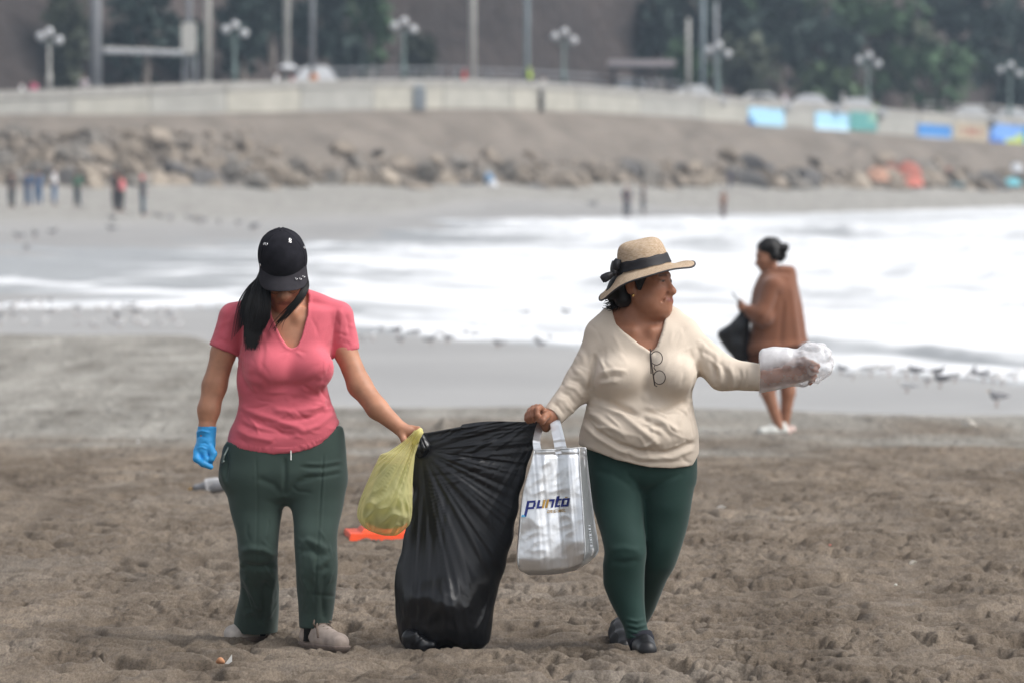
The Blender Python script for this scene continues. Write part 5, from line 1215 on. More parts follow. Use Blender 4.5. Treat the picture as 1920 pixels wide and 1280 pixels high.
    m = MB(); m.tube([q(1219, 654, y+.03), q(1220, 660, y-.004), q(1223, 690, y-.006), q(1228, 722, y-.004), q(1232, 724, y)], .0026, 6); m.build('temple', fr, g, True)
    m = MB(); m.tube([q(1226, 655, y+.02), q(1222, 657, y), q(1219, 662, y), q(1221, 700, y+.002)], .0022, 6); m.build('temple', fr, g, True)
cream_woman()
# ---------------------------------------------------------------- woman in the brown hooded dress, farther off
def brown_woman():
    D = 46.2; q = lambda px, py, y=0.: P3(px, py, y, D)
    root = person((PX(1452, D), D, PZ(815, D)), 'woman in a brown hooded dress, hair in a bun, looking at her phone')
    H = Head(q(1441, 478, .0), rotm(math.radians(-78), math.radians(16), 0), 1.10)
    S = SDF(axis(PX(1375, D), PX(1500, D), .011, [(PX(1385, D), PX(1475, D), .0075)]), axis(D-.3, D+.36, .011), axis(PZ(822, D), PZ(448, D), .011, [(PZ(515, D), PZ(455, D), .0065)]))
    S.loft([(520,1428,1480,-.12,.12),(560,1420,1492,-.17,.17),(620,1418,1495,-.16,.16),(680,1415,1490,-.16,.16)], D, 0, 0, .03)
    S.cone(q(1450, 520), q(1443, 490), .062, .056, .03); add_head(S, H)
    S.chain([q(1444, 680, -.07), q(1440, 735, -.07), q(1462, 800, -.06)], [.082, .060, .036], .02); S.chain([q(1474, 680, .08), q(1478, 735, .08), q(1471, 800, .09)], [.082, .060, .036], .02)
    S.chain([q(1446, 545, -.17), q(1430, 592, -.2), q(1402, 580, -.17), q(1394, 576, -.15)], [.05, .045, .032, .028], .02)
    S.ell(q(1391, 576, -.14), (.035, .03, .034), .015)
    for i in range(4): S.chain([q(1389, 570+i*3.2, -.15), q(1384, 568+i*3.2, -.13), q(1385, 571+i*3, -.105)], [.011, .010, .009], .005)
    S.chain([q(1394, 570, -.12), q(1389, 564, -.11), q(1387, 561, -.11)], [.013, .011, .009], .006)
    S.chain([q(1440, 550, .15), q(1420, 600, .12), q(1400, 588, .0)], [.05, .042, .028], .02); S.ell(q(1396, 586, -.03), (.035, .03, .03), .015)
    for i in range(4): S.chain([q(1394, 582+i*3.2, -.05), q(1388, 584+i*3, -.06), q(1388, 588+i*3, -.08)], [.011, .010, .009], .005)
    skin = (.33, .16, .10); finish(S, 'body', skinm, root, cols=lambda P: face_cols(P, H, skin, (.24, .08, .06)))
    S = SDF(axis(PX(1385, D), PX(1525, D), .010), axis(D-.34, D+.34, .012), axis(PZ(690, D), PZ(488, D), .010))
    S.loft([(506,1432,1484,-.10,.10),(520,1421,1494,-.16,.16),(545,1412,1499,-.21,.21),(575,1408,1505,-.22,.22),(605,1408,1510,-.22,.22),(635,1401,1515,-.23,.23),(652,1394,1523,-.26,.26),(672,1399,1512,-.24,.24),(682,1402,1506,-.24,.24)], D, 0, 0, .02)
    S.chain([q(1450, 538, -.16), q(1430, 592, -.215), q(1408, 584, -.185)], [.088, .078, .055], .04); S.chain([q(1446, 545, .16), q(1422, 598, .13), q(1408, 590, .04)], [.08, .07, .05], .03)
    S.cone(q(1446, 508, 0), q(1480, 510, 0), .066, .055, .05, sy=1.5); S.cone(q(1447, 494, -.02), q(1444, 478, -.02), .07, .085, .02, 's')
    S.F = np.maximum(S.F, (PZ(654, D)+.05*(S.xs-PX(1455, D))/.25)[:, None, None]-S.zs[None, None, :])
    bm_ = mat('brown_fleece', (.19, .076, .041), .95, var=.08, vs=7, bump=.15, bs=200, bd=.003, sheen=.3)
    L = [([(1462,545),(1450,580),(1432,606)], .018, -.014), ([(1470,560),(1466,600),(1462,650)], .02, -.010), ([(1485,540),(1490,590),(1496,645)], .018, .010), ([(1498,560),(1504,610),(1510,650)], .012, -.014), ([(1425,612),(1420,640)], .018, -.008), ([(1440,505),(1465,510),(1486,514)], .012, -.012), ([(1412,560),(1424,572)], .012, .008), ([(1415,600),(1432,596)], .012, -.008)]
    finish(S, 'hooded_dress', bm_, root, D-.2, L, [(14, .004, 2)])
    S = SDF(axis(PX(1392, D), PX(1512, D), .009), axis(D-.26, D+.26, .01), axis(PZ(708, D), PZ(645, D), .009))
    S.loft([(648,1404,1504,-.2,.2),(668,1398,1500,-.21,.21),(685,1404,1490,-.2,.2),(702,1412,1484,-.19,.19)], D, 0, 0, 0); finish(S, 'skirt', mat('dark_brown_cloth', (.12, .05, .03), .95), root)
    S = SDF(axis(PX(1410, D), PX(1484, D), .006), axis(D-.16, D+.16, .007), axis(PZ(514, D), PZ(444, D), .006))
    S.ell(H.w((0, .024, .045)), np.array((.080, .096, .086))*1.12, .01, R=H.R); S.ell(H.w((0, .08, -.02)), (.06, .05, .06), .03); S.ell(q(1469, 465), (.050, .052, .045), .008)
    for s in (-1, 1): S.ell(H.w((s*.07, .03, -.01)), (.035, .05, .05), .02)
    S.ell(H.w((0, -.085, -.035)), np.array((.12, .085, .105)), .01, 's', H.R)
    finish(S, 'hair', hairm, root, None, (), [(45, .006, 2), (90, .004, 5)])
    wh = mat('white_canvas', (.62, .63, .60), .8, var=.1, vs=30); ws = mat('pale_sole', (.30, .28, .26), .9)
    z0 = PZ(818, D-.05)
    shoe(root, (PX(1476, D), D-.03), (PX(1420, D), D-.10), PZ(816, D-.06), wh, ws, None, w=.046, h=.09)
    shoe(root, (PX(1489, D), D+.09), (PX(1462, D), D+.02), PZ(820, D+.05), mat('pinkish_canvas', (.55, .42, .38), .85, var=.1, vs=30), ws, None, w=.046, h=.08)
    ph = empty('phone', tuple(q(1386, 566, -.13)), 'slim dark phone held up in the hands of the woman in the brown dress', 'phone')
    c = q(1385, 564, -.13); m = MB(); R = Matrix.Rotation(math.radians(48), 3, 'Y')
    for nm, off, sz, mm in (('case', 0, (.165, .075, .009), mat('phone_case', (.12, .13, .14), .4)), ('screen', .0062, (.150, .066, .002), mat('phone_screen', (.02, .022, .025), .08))):
        V = [Vector(c)+R@Vector((sx*sz[0]/2, sy*sz[1]/2, sz_*sz[2]/2+off)) for sz_ in (-1, 1) for sx, sy in ((-1,-1),(1,-1),(1,1),(-1,1))]
        nmesh(nm, [tuple(v) for v in V], [(3,2,1,0),(4,5,6,7),(0,1,5,4),(1,2,6,5),(2,3,7,6),(3,0,4,7)], mm, ph, False)
    # her black bag, swung out
    S = SDF(axis(PX(1335, D), PX(1418, D), .008), axis(D-.22, D+.10, .009), axis(PZ(690, D), PZ(575, D), .008))
    S.loft([(582,1388,1402,-.13,-.07),(596,1382,1405,-.15,-.05),(612,1362,1406,-.17,-.02),(625,1345,1406,-.18,.0),(640,1350,1405,-.18,.02),(658,1362,1404,-.17,.02),(674,1376,1403,-.15,.0),(680,1384,1400,-.12,-.03)], D, 0, 0, .01)
    rb = empty('rubbish_bag', tuple(q(1380, 676, -.08)), 'small black bag hanging from the hands of the woman in the brown dress', 'bag')
    finish(S, 'sack', plasm, rb, D-.1, [([(1392,590),(1376,630),(1372,665)], .02, -.012), ([(1396,592),(1390,640),(1388,672)], .018, .012), ([(1388,590),(1362,620)], .016, .010)], [(22, .006, 1), (50, .003, 2)])
    S = SDF(axis(PX(1378, D), PX(1410, D), .006), axis(D-.18, D-.02, .006), axis(PZ(592, D), PZ(572, D), .006)); S.cone(q(1390, 578, -.10), q(1394, 590, -.10), .018, .026, 0); finish(S, 'neck', plasm, rb)

plasm = mat('black_polythene', (.010, .0108, .0135), .30, spec=.45, bump=.06, bs=45, bd=.004)
# ---------------------------------------------------------------- the big black sack between the two women
def ridged(a, sd):
    x = vnoise(a, a*0+sd*3.3, sd)+.5*vnoise(a*2.1+5, a*0+sd, sd+1); return 1-2*np.abs(x)
def black_sack():
    D = 21.66; nv, nu = 250, 190
    q = lambda px, py, y=0.: P3(px, py, y, D)
    v = np.linspace(0, 1, nv)
    L = [(0,784,812),(.03,781,822),(.07,777,840),(.14,775,870),(.28,771,935),(.40,762,985),(.52,751,1030),(.66,741,1080),(.78,738,1125),(.88,741,1165),(.95,752,1200),(1,768,1219)]
    R = [(0,1013,789),(.05,1010,800),(.15,1001,835),(.3,984,897),(.45,969,960),(.6,957,1022),(.75,940,1085),(.85,929,1130),(.92,922,1172),(.97,917,1203),(1,908,1215)]
    lx, ly = [ci(v, [a[0] for a in L], [a[k] for a in L]) for k in (1, 2)]; rx, ry = [ci(v, [a[0] for a in R], [a[k] for a in R]) for k in (1, 2)]
    T = ci(v, [0,.1,.3,.5,.7,.82,.92,.97,1], [.010,.022,.045,.070,.105,.135,.140,.11,.035])
    ph = np.linspace(0, 2*PI, nu, endpoint=False)
    u = (1-np.cos(ph))/2; sgn = -np.sin(ph)      # negative = front
    U, V_ = np.meshgrid(u, v); SG = np.sign(sgn)[None, :]*np.abs(sgn)[None, :]**.8
    px = lx[:, None]*(1-U)+rx[:, None]*U; py = ly[:, None]*(1-U)+ry[:, None]*U
    top = (1-ss(V_, 0, .16)); py -= top*10*np.sin(PI*U)*np.sin(PI*U*.9+.2)-top*4*np.sin(PI*U)*(U < .35)      # the upper edge sags, then lifts
    py += ss(V_, .9, 1)*(5*np.sin(PI*U*3+.5)+3*np.sin(PI*U*7))
    # folds fanning out from the knot and from the right hand
    kx, ky = 790, 843; a = np.arctan2(px-kx, py-ky); r = np.hypot(px-kx, py-ky)
    f = np.zeros_like(px)
    f += ss(r, 8, 90)*(1-ss(r, 330, 420))*(1-.5*ss(U, .55, .9))*(.0058*ridged(a*8, 3)+.0024*ridged(a*15, 5))
    a2 = np.arctan2(px-1020, py-776); r2 = np.hypot(px-1020, py-776)
    f += ss(r2, 4, 40)*(1-ss(r2, 110, 300))*(.0035*ridged(a2*12, 11)+.0016*ridged(a2*20, 13))
    f += (1-ss(V_, .12, .32))*ss(r, 20, 80)*ss(U, .05, .3)*(.0032*ridged((py+(px-800)*.12)*.055, 17)+.0018*ridged((py+(px-800)*.10)*.12, 18))
    # long vertical folds on the left flank
    f += ss(V_, .2, .4)*(1-ss(U, .25, .5))*(.0045*ridged(px*.085+(py-900)*.006, 21)+.0010*ridged(px*.13+(py-900)*.006, 22))
    # load at the bottom: lumps and crumples
    P2 = np.stack([px*.012, py*.012, SG*2+px*0], -1); bt = ss(V_, .68, .84)
    f += bt*(.026*n3(P2, 2.6, 3)+.009*n3(P2, 6, 4)+.0028*(1-2*np.abs(n3(P2, 11, 5)))+.0010*(1-2*np.abs(n3(P2, 22, 6))))
    f += .010*np.exp(-((py-1135)/20)**2)*ss(U, .3, .45)*(1-ss(U, .7, .85))
    y = SG*(T[:, None]*np.minimum(1, .35+1.3*np.sqrt(np.clip(U*(1-U), 0, 1)))+f*(.25+.75*np.minimum(1, 4*np.sqrt(np.clip(U*(1-U), 0, 1))))) - .02
    px = px+2.0*n3(np.stack([px*0, py*.02, SG*0+U*2], -1), 6, 8)*ss(np.abs(U-.5), .4, .5)
    W_ = np.stack([(px-960)*(D+y)/FPX, D+y, CAMZ+(HOR-py)*(D+y)/FPX], -1)
    W_[:, :, 2] = np.maximum(W_[:, :, 2], -.012)
    root = empty('rubbish_sack', (PX(840, D), D, 0), 'big taut black plastic rubbish sack stretched between the two women in front', 'rubbish bag')
    F = grid_faces(nv, nu, True); Vv = W_.reshape(-1, 3)
    Vv = np.concatenate([Vv, [Vv[-nu:].mean(0)]]); cap = np.array([[(nv-1)*nu+i, (nv-1)*nu+(i+1) % nu, nv*nu, nv*nu] for i in range(nu)])
    nmesh('sack', Vv, [tuple(f) for f in F]+[tuple(c[:3]) for c in cap], plasm, root)
    # gathered corner that she twists round her hand
    S = SDF(axis(PX(770, D), PX(806, D), .0022), axis(D-.12, D+.06, .0028), axis(PZ(862, D), PZ(805, D), .0022))
    S.chain([q(786, 814, -.05), q(791, 824, -.058), q(797, 838, -.062), q(792, 850, -.05)], [.012, .016, .019, .012], .01); S.chain([q(784, 818, -.04), q(781, 838, -.05), q(786, 852, -.05)], [.010, .020, .014], .01)
    finish(S, 'twisted_corner', plasm, root, D-.05, [([(788,815),(798,838),(796,850)], .003, -.004), ([(784,818),(788,838),(790,852)], .003, -.005), ([(781,820),(781,845)], .003, .004), ([(792,820),(803,842)], .003, .003)], [(110, .002, 1)])
    # crumpled corner at the foot
    S = SDF(axis(PX(742, D), PX(830, D), .004), axis(D-.22, D+.02, .005), axis(PZ(1232, D-.1), PZ(1165, D), .004))
    S.chain([q(766, 1196, -.06), q(778, 1210, -.09), q(790, 1216, -.11)], [.030, .030, .014], .02); S.chain([q(775, 1200, -.07), q(806, 1212, -.10)], [.026, .022], .02)
    S.F = np.maximum(S.F, -.012-S.zs[None, None, :])
    finish(S, 'crumpled_corner', plasm, root, D-.1, [([(765,1195),(785,1185),(800,1195)], .006, .006), ([(775,1215),(785,1200),(800,1188)], .005, .006)], [(60, .006, 3), (130, .004, 4)])
black_sack()
brown_woman()

# ---------------------------------------------------------------- yellow carrier bag
def yellow_bag():
    D = 21.58; q = lambda px, py, y=0.: P3(px, py, y, D)
    root = empty('carrier_bag', tuple(q(722, 1003)), 'thin yellow plastic carrier bag of rubbish hanging from the hand of the woman in pink', 'bag')
    rows = [(806,777,791,-.12,.012),(816,768,789,-.12,.016),(830,752,785,-.115,.022),(846,728,780,-.11,.032),(852,713,778,-.11,.038),(870,704,776,-.105,.052),(895,692,774,-.10,.070),(920,681,773,-.10,.084),(945,672,773,-.10,.094),(965,669,772,-.10,.094),(982,676,768,-.10,.080),(994,690,757,-.10,.056),(1001,708,748,-.10,.03),(1004,722,740,-.10,.008)]
    nv, nu = 150, 120; py0 = np.array([r[0] for r in rows]); t = np.linspace(rows[0][0], rows[-1][0], nv)
    c = [ci(t, py0, [r[k] for r in rows]) for k in (1, 2, 3, 4)]
    ph = np.linspace(0, 2*PI, nu, endpoint=False); U = (1-np.cos(ph))/2; SG = -np.sin(ph)
    U, PY = np.meshgrid(U, t); SG = np.repeat(SG[None], nv, 0); px = c[0][:, None]*(1-U)+c[1][:, None]*U
    a = np.arctan2(px-786, PY-806); f = (1-ss(PY, 900, 985))*(.0055*ridged(a*11, 4)+.0035*ridged(a*26, 6))
    P2 = np.stack([px*.02, PY*.02, SG*1.5], -1); f += ss(PY, 880, 960)*(.008*(1-2*np.abs(n3(P2, 4, 1)))+.006*(1-2*np.abs(n3(P2, 10, 2))))
    y = c[2][:, None]+SG*(c[3][:, None])+np.sign(SG)*f*np.minimum(1, np.abs(SG)*2)
    W_ = np.stack([(px-960)*(D+y)/FPX, D+y, CAMZ+(HOR-PY)*(D+y)/FPX], -1).reshape(-1, 3)
    ym = bpy.data.materials.new('yellow_film'); ym.use_nodes = True; nt = ym.node_tree; n = nt.nodes; l = nt.links; p = n['Principled BSDF']
    p.inputs['Base Color'].default_value = (.90, .85, .46, 1); p.inputs['Roughness'].default_value = .33
    tl = n.new('ShaderNodeBsdfTranslucent'); tl.inputs[0].default_value = (.95, .90, .50, 1); tr = n.new('ShaderNodeBsdfTransparent'); tr.inputs[0].default_value = (.98, .96, .66, 1)
    m1 = n.new('ShaderNodeMixShader'); m1.inputs[0].default_value = .45; m2 = n.new('ShaderNodeMixShader'); lw = n.new('ShaderNodeLayerWeight'); lw.inputs[0].default_value = .3
    r = n.new('ShaderNodeMapRange'); r.inputs[3].default_value = .45; r.inputs[4].default_value = .95; l.new(lw.outputs['Facing'], r.inputs[0])
    l.new(p.outputs[0], m1.inputs[1]); l.new(tl.outputs[0], m1.inputs[2]); l.new(r.outputs[0], m2.inputs[0]); l.new(tr.outputs[0], m2.inputs[1]); l.new(m1.outputs[0], m2.inputs[2]); l.new(m2.outputs[0], n['Material Output'].inputs['Surface'])
    F = [tuple(x) for x in grid_faces(nv, nu, True)]+[tuple(range((nv-1)*nu, nv*nu))]
    nmesh('film', W_, F, ym, root)
    S = SDF(axis(PX(672, D), PX(776, D), .0045), axis(D-.20, D, .006), axis(PZ(1002, D), PZ(868, D), .0045))
    S.loft([(868,724,764,-.125,-.075),(888,708,767,-.135,-.06),(915,695,767,-.152,-.05),(945,684,767,-.163,-.04),(965,682,766,-.163,-.04),(980,690,760,-.145,-.05),(990,706,748,-.125,-.07)], D, 0, 0, .01)
    cm = mat('rubbish_inside', (.12, .15, .09), .7, col2=(.30, .31, .20), vs=22, vd=4, bump=.6, bs=40, bd=.01)
    finish(S, 'contents', cm, root, None, (), [(30, .005, 1), (60, .003, 2)])
    m = MB()
    for pts in ([q(772, 826, -.13), q(781, 812, -.145), q(788, 806, -.14), q(791, 812, -.12)], [q(776, 832, -.135), q(785, 816, -.148), q(790, 808, -.14)], [q(779, 826, -.12), q(785, 808, -.11), q(789, 806, -.12)]): m.tube(pts, [.008, .011, .010, .006][:len(pts)], 8)
    m.build('handle', ym, root, True)
yellow_bag()

# ---------------------------------------------------------------- silver tote bag with printed lettering
def tote():
    D = 21.42; q = lambda px, py, y=0.: P3(px, py, y, D)
    root = empty('tote_bag', tuple(q(1045, 1070)), 'shiny silver foil tote bag with blue lettering hanging from a wrist', 'bag')
    # outline corners by row: back-left, front-left, crease, front-right seam, outer right, back-right
    py = [842, 870, 930, 990, 1040, 1058, 1068]
    FL = [1002, 996, 981, 975, 971, 975, 991]; CR = [1046, 1045, 1046, 1050, 1054, 1052, 1048]; FR = [1086, 1087, 1091, 1095, 1097, 1092, 1078]; OR = [1098, 1101, 1108, 1116, 1122, 1108, 1080]; BL = [1001, 995, 979, 972, 969, 973, 993]
    yFL = [-.02, -.03, -.045, -.055, -.055, -.04, .0]; yCR = [-.012, -.018, -.024, -.036, -.050, -.04, .0]; yFR = [-.02, -.035, -.055, -.07, -.075, -.055, .01]; yOR = [.015, .03, .045, .06, .06, .05, .02]; yBL = [.012, .03, .05, .06, .06, .05, .02]
    rows = np.linspace(842, 1068, 110); g = lambda a: ci(rows, py, a)
    off = [0, 2, 3, 2, -12, -8, -6]
    pts = [(g(BL), g(yBL)), (g(FL), g(yFL)), ((g(FL)+g(CR))/2-1, (g(yFL)+g(yCR))/2-.012), (g(CR), g(yCR)), ((g(CR)+g(FR))/2, (g(yCR)+g(yFR))/2-.014), (g(FR), g(yFR)), (g(OR), g(yOR)), ((g(OR)+g(BL))/2, g(yOR)+.01)]
    K = len(pts); per = 14; PXs = []; Ys = []
    for k in range(K):
        a, b = pts[k], pts[(k+1) % K]
        for j in range(per):
            t = j/per; PXs.append(a[0]*(1-t)+b[0]*t); Ys.append(a[1]*(1-t)+b[1]*t)
    PXs = np.array(PXs).T; Ys = np.array(Ys).T; R = np.repeat(rows[:, None], K*per, 1)
    sl = (PXs-1050)*-.06; R = R+sl*(1-ss(R, 842, 900))*1.0+(-(PXs-1045)*.14)*ss(R, 960, 1068)+8*ss(R, 1020, 1068)*np.sin(PI*np.clip((PXs-975)/145, 0, 1))
    P2 = np.stack([PXs*.02, R*.02, Ys*10], -1)
    dsp = .0020*n3(P2, 1.6, 1)+.0009*(1-2*np.abs(n3(P2, 4, 2)))+.0005*(1-2*np.abs(n3(P2, 11, 3)))+.005*ss(R, 1010, 1060)*(1-2*np.abs(n3(P2, 3.2, 7)))
    dsp += .0032*ridged(PXs*.045+R*.004, 31)*ss(R, 850, 900)+.0014*ridged(PXs*.11-R*.01, 33)
    dsp -= .004*np.exp(-((R-852)/3)**2)
    Ys = Ys-dsp*np.where(Ys < .01, 1, -1)
    W_ = np.stack([(PXs-960)*(D+Ys)/FPX, D+Ys, CAMZ+(HOR-R)*(D+Ys)/FPX], -1)
    fm = mat('silver_foil', (.80, .82, .85), .34, metal=.85, var=.05, vs=14, bump=.14, bs=70, bd=.003)
    n_ = K*per; F = [tuple(x) for x in grid_faces(110, n_, True)]+[tuple(range(109*n_, 110*n_))]
    nmesh('foil_body', W_.reshape(-1, 3), F, fm, root)
    # seams
    sm = mat('silver_piping', (.60, .62, .64), .45, metal=.5)
    for k in (1, 5, 6):
        col = k*per; m = MB(); m.tube([tuple(W_[i, col]+np.array([0, -.002, 0])) for i in range(0, 104, 3)], .0026, 5); m.build('seam', sm, root, True)
    m = MB(); m.tube([tuple(W_[0, j]+np.array([0, 0, .001])) for j in range(0, n_, 2)]+[tuple(W_[0, 0])], .0026, 5, False); m.build('top_hem', sm, root, True)
    # handles: flat straps up to the wrist
    def strap(pl, w, nm='handle'):
        P = bez(pl, 24); V = []; t = np.gradient(P, axis=0); t /= np.linalg.norm(t, axis=1)[:, None]
        for i in range(24):
            u = np.cross(t[i], (0, 1, 0)); u /= np.linalg.norm(u)+1e-9
            for s, yy in ((-1, -.0016), (1, -.0016), (1, .0016), (-1, .0016)): V.append(P[i]+u*s*w/2+np.array([0, yy+.0012*math.sin(i*1.7), 0]))
        nmesh(nm, np.array(V), [tuple(x) for x in grid_faces(24, 4, True)]+[(3, 2, 1, 0), (92, 93, 94, 95)], fm, root, False)
    strap([q(1049, 850, -.016), q(1045, 825, -.01), q(1040, 800, .03), q(1036, 776, .075), q(1034, 768, .10)], .030)
    strap([q(1058, 848, .012), q(1053, 825, .02), q(1044, 790, .05), q(1038, 770, .085), q(1035, 764, .11)], .026)
    strap([q(1010, 850, -.010), q(1006, 830, .0), q(1010, 806, .06), q(1024, 776, .11), q(1033, 766, .12)], .028)
    # printed lettering lies on the front of the bag, slanted
    def depth(x, y):
        i = np.argmin(np.abs(rows-y)); fr = slice(per, 5*per+1); xs_ = PXs[i, fr]; return np.interp(x, xs_, Ys[i, fr])
    blue = mat('print_navy', (.012, .022, .17), .5); gold = mat('print_gold', (.45, .27, .06), .45); sky_ = mat('print_sky_blue', (.12, .42, .70), .5)
    def stroke(polys, mt, nm='lettering'):
        V = []; F = []
        for poly in polys:
            # subdivide long strokes so they follow the foil
            (x0, y0), (x1, y1), (x2, y2), (x3, y3) = poly; n1 = max(2, int(max(abs(x1-x0), abs(x2-x3), abs(x3-x0), abs(y1-y0), abs(y3-y0))/2.5)); o = len(V)
            for i in range(n1+1):
                for j in range(n1+1):
                    s, t = i/n1, j/n1; x = (x0*(1-s)+x1*s)*(1-t)+(x3*(1-s)+x2*s)*t; y = (y0*(1-s)+y1*s)*(1-t)+(y3*(1-s)+y2*s)*t
                    V.append(q(x, y, depth(x, y)-.0030))
            F += [(o+i*(n1+1)+j, o+(i+1)*(n1+1)+j, o+(i+1)*(n1+1)+j+1, o+i*(n1+1)+j+1) for i in range(n1) for j in range(n1)]
        nmesh(nm, np.array(V), F, mt, root, False)
    SH = -.22                                   # slant
    def G(x, y): return (x+2+(952-y)*.22, y-(x-1020)*.07)
    def bar(x0, y0, x1, y1): return [G(x0, y0), G(x1, y0), G(x1, y1), G(x0, y1)]
    stroke([bar(983, 936, 988, 966), bar(988, 936, 999, 940), bar(988, 948, 999, 952), bar(996, 940, 1000.5, 948)], blue)                       # p
    stroke([bar(1003.5, 936, 1008, 952), bar(1008, 948, 1014, 952)], blue); stroke([bar(1014, 936, 1018, 952)], gold)                              # u
    stroke([bar(1020.5, 936, 1024.5, 952)], gold); stroke([bar(1024.5, 936, 1031, 940), bar(1031, 936, 1035, 952)], blue)                          # n
    stroke([bar(1038, 931, 1042.5, 952), bar(1042.5, 948, 1047, 952), bar(1042.5, 936, 1047.5, 939.5)], blue)                                      # t
    stroke([bar(1049, 936, 1053, 952), bar(1053, 948, 1059, 952), bar(1059, 936, 1063, 952), bar(1053, 936, 1059, 939.5)], blue); stroke([bar(1053.5, 933.5, 1058, 935.3)], gold)   # o
    stroke([bar(978, 962, 987.5, 966.5)], sky_, 'printed_accent')
    # ORIGINAL in small gold capitals
    font = {'O': [(0,0,.25,1),(.75,0,1,1),(.25,0,.75,.2),(.25,.8,.75,1)], 'R': [(0,0,.25,1),(.25,0,1,.2),(.75,.2,1,.55),(.25,.45,.75,.6),(.65,.6,.95,1)], 'I': [(.35,0,.65,1)], 'G': [(0,0,.25,1),(.25,0,1,.2),(.25,.8,1,1),(.75,.5,1,.8)], 'N': [(0,0,.22,1),(.78,0,1,1),(.22,.1,.5,.5),(.5,.5,.78,.9)], 'A': [(0,.1,.22,1),(.78,.1,1,1),(.22,0,.78,.2),(.22,.5,.78,.68)], 'L': [(0,0,.25,1),(.25,.8,1,1)]}
    ps = []; x = 1026.0
    for ch in 'ORIGINAL':
        w = 1.6 if ch == 'I' else 4.0
        for a, b, c_, d_ in font[ch]: ps.append(bar(x+a*w, 956.5+b*5.5, x+c_*w, 956.5+d_*5.5))
        x += w+1.05
    stroke(ps, gold, 'small_lettering')
    # faint upright small print on the side gusset
    gm_ = mat('print_grey', (.38, .41, .44), .6); V = []; F = []
    for j in range(9):
        for i in range(1):
            i0 = int(np.argmin(np.abs(rows-(985+j*6)))); a = W_[i0, 5*per+5+i*4]; b = W_[i0, 5*per+8+i*4]; c_ = W_[min(i0+1+(j+i) % 2, 109), 5*per+8+i*4]; d_ = W_[min(i0+1+(j+i) % 2, 109), 5*per+5+i*4]; o = len(V)
            V += [p+np.array([.0015, -.003, 0]) for p in (a, b, c_, d_)]; F.append((o, o+1, o+2, o+3))
    nmesh('side_print', np.array(V), F, gm_, root, False)
tote()

# ---------------------------------------------------------------- traffic cone behind the bags
def cone():
    D = 28.3; q = lambda px, py, y=0.: P3(px, py, y, D)
    x = PX(731, D); root = empty('traffic_cone', (x, D, 0), 'orange and white traffic cone standing on the sand behind the yellow and black bags', 'traffic cone')
    om = mat('orange_plastic', (.85, .085, .018), .45, var=.08, vs=8); wm = mat('white_band', (.72, .72, .74), .5); zb = .012
    MB().box((x, D, zb+.016), (.44, .44, .034), .1, .96).build('base', om, root)
    MB().box((x, D, zb+.042), (.31, .31, .02), .1, .9).build('base_step', om, root)
    h = lambda z: .122*(1-z/.47)+.018
    for nm, a, b, mm in (('lower_body', .05, .078, om), ('lower_band', .0785, .16, wm), ('middle_body', .1605, .23, om), ('upper_band', .2305, .29, wm), ('tip', .2905, .325, om)):
        MB().lathe([(h(a)-.006, a), (h(a), a), (h(b), b), (h(b)-.006, b)], (x, D, zb), 28).build(nm, mm, root, True)
cone()
# ------------------------------------------------------------------ gulls
gw = mat('gull_white', (.66, .66, .66), .8, var=.08, vs=20); gg = mat('gull_grey', (.24, .245, .26), .8, var=.15, vs=20); gpl = mat('gull_pale_grey', (.42, .425, .44), .8, var=.15, vs=20); gdk = mat('gull_dusky', (.15, .15, .16), .8); gk = mat('gull_black', (.03, .03, .032), .7); gy = mat('gull_bill', (.50, .30, .08), .5); gl = mat('gull_leg', (.30, .17, .12), .7)
def make_gull(dark=False, lying=False):
    root = empty('gull', (0, 0, 0)); lz = .0 if lying else .11
    S = SDF(axis(-.32, .26, .018), axis(-.12, .12, .018), axis(-.02, .40, .018))
    hx_, hzz = (.205, .105) if lying else (.165, .195)
    S.ell((0, 0, lz+.085), (.165, .070, .068), .02); S.cone((.10, 0, lz+.105), (hx_-.01, 0, lz+hzz-.01), .048, .034, .03); S.ell((hx_, 0, lz+hzz), (.044, .034, .034), .02)
    S.cone((-.10, 0, lz+.09), (-.25, 0, lz+.085), .045, .016, .02)
    finish(S, 'body', gg if dark or lying else gw, root)
    for s in (-1, 1):
        V = []; n = 12
        for i in range(n):
            t = i/(n-1); x = .09-.40*t; w = .062*(1-t**2.2)+.006
            for k in range(8): a = 2*PI*k/8; V.append((x, s*(.052-.03*t)+.016*math.cos(a)*s, lz+.105-.015*t+w*math.sin(a)))
        w_ = nmesh('wing', np.array(V), [tuple(q) for q in grid_faces(n, 8, True)]+[tuple(range(8)), tuple(range(n*8-8, n*8))], gdk if dark else gpl, root, True, False)
        m = MB(); m.tube([(-.24, s*.028, lz+.095), (-.33, s*.012, lz+.092)], [.018, .004], 6); m.build('wing_tip', gk, w_, True, False)
        if not lying: m = MB(); m.tube([(.0, s*.03, lz+.03), (.01, s*.03, .05), (.0, s*.03, .004), (.045, s*.035, .004)], .0075, 6); m.build('leg', gl, root, True, False)
        MB().ball((hx_+.023, s*.029, lz+hzz+.008), .006, 6, 4).build('eye', gk, root, True, False)
    m = MB(); m.tube([(hx_+.033, 0, lz+hzz-.003), (hx_+.07, 0, lz+hzz-.007), (hx_+.087, 0, lz+hzz-.017)], [.013, .010, .003], 6); m.build('bill', gy, root, True, False)
    return root
def hground(X, d): return float(base_h(np.array([X]), np.array([d]))[0])
_gl = make_gull(); _gd = make_gull(True)
first = {0: True, 1: True}
GR = random.Random(9)
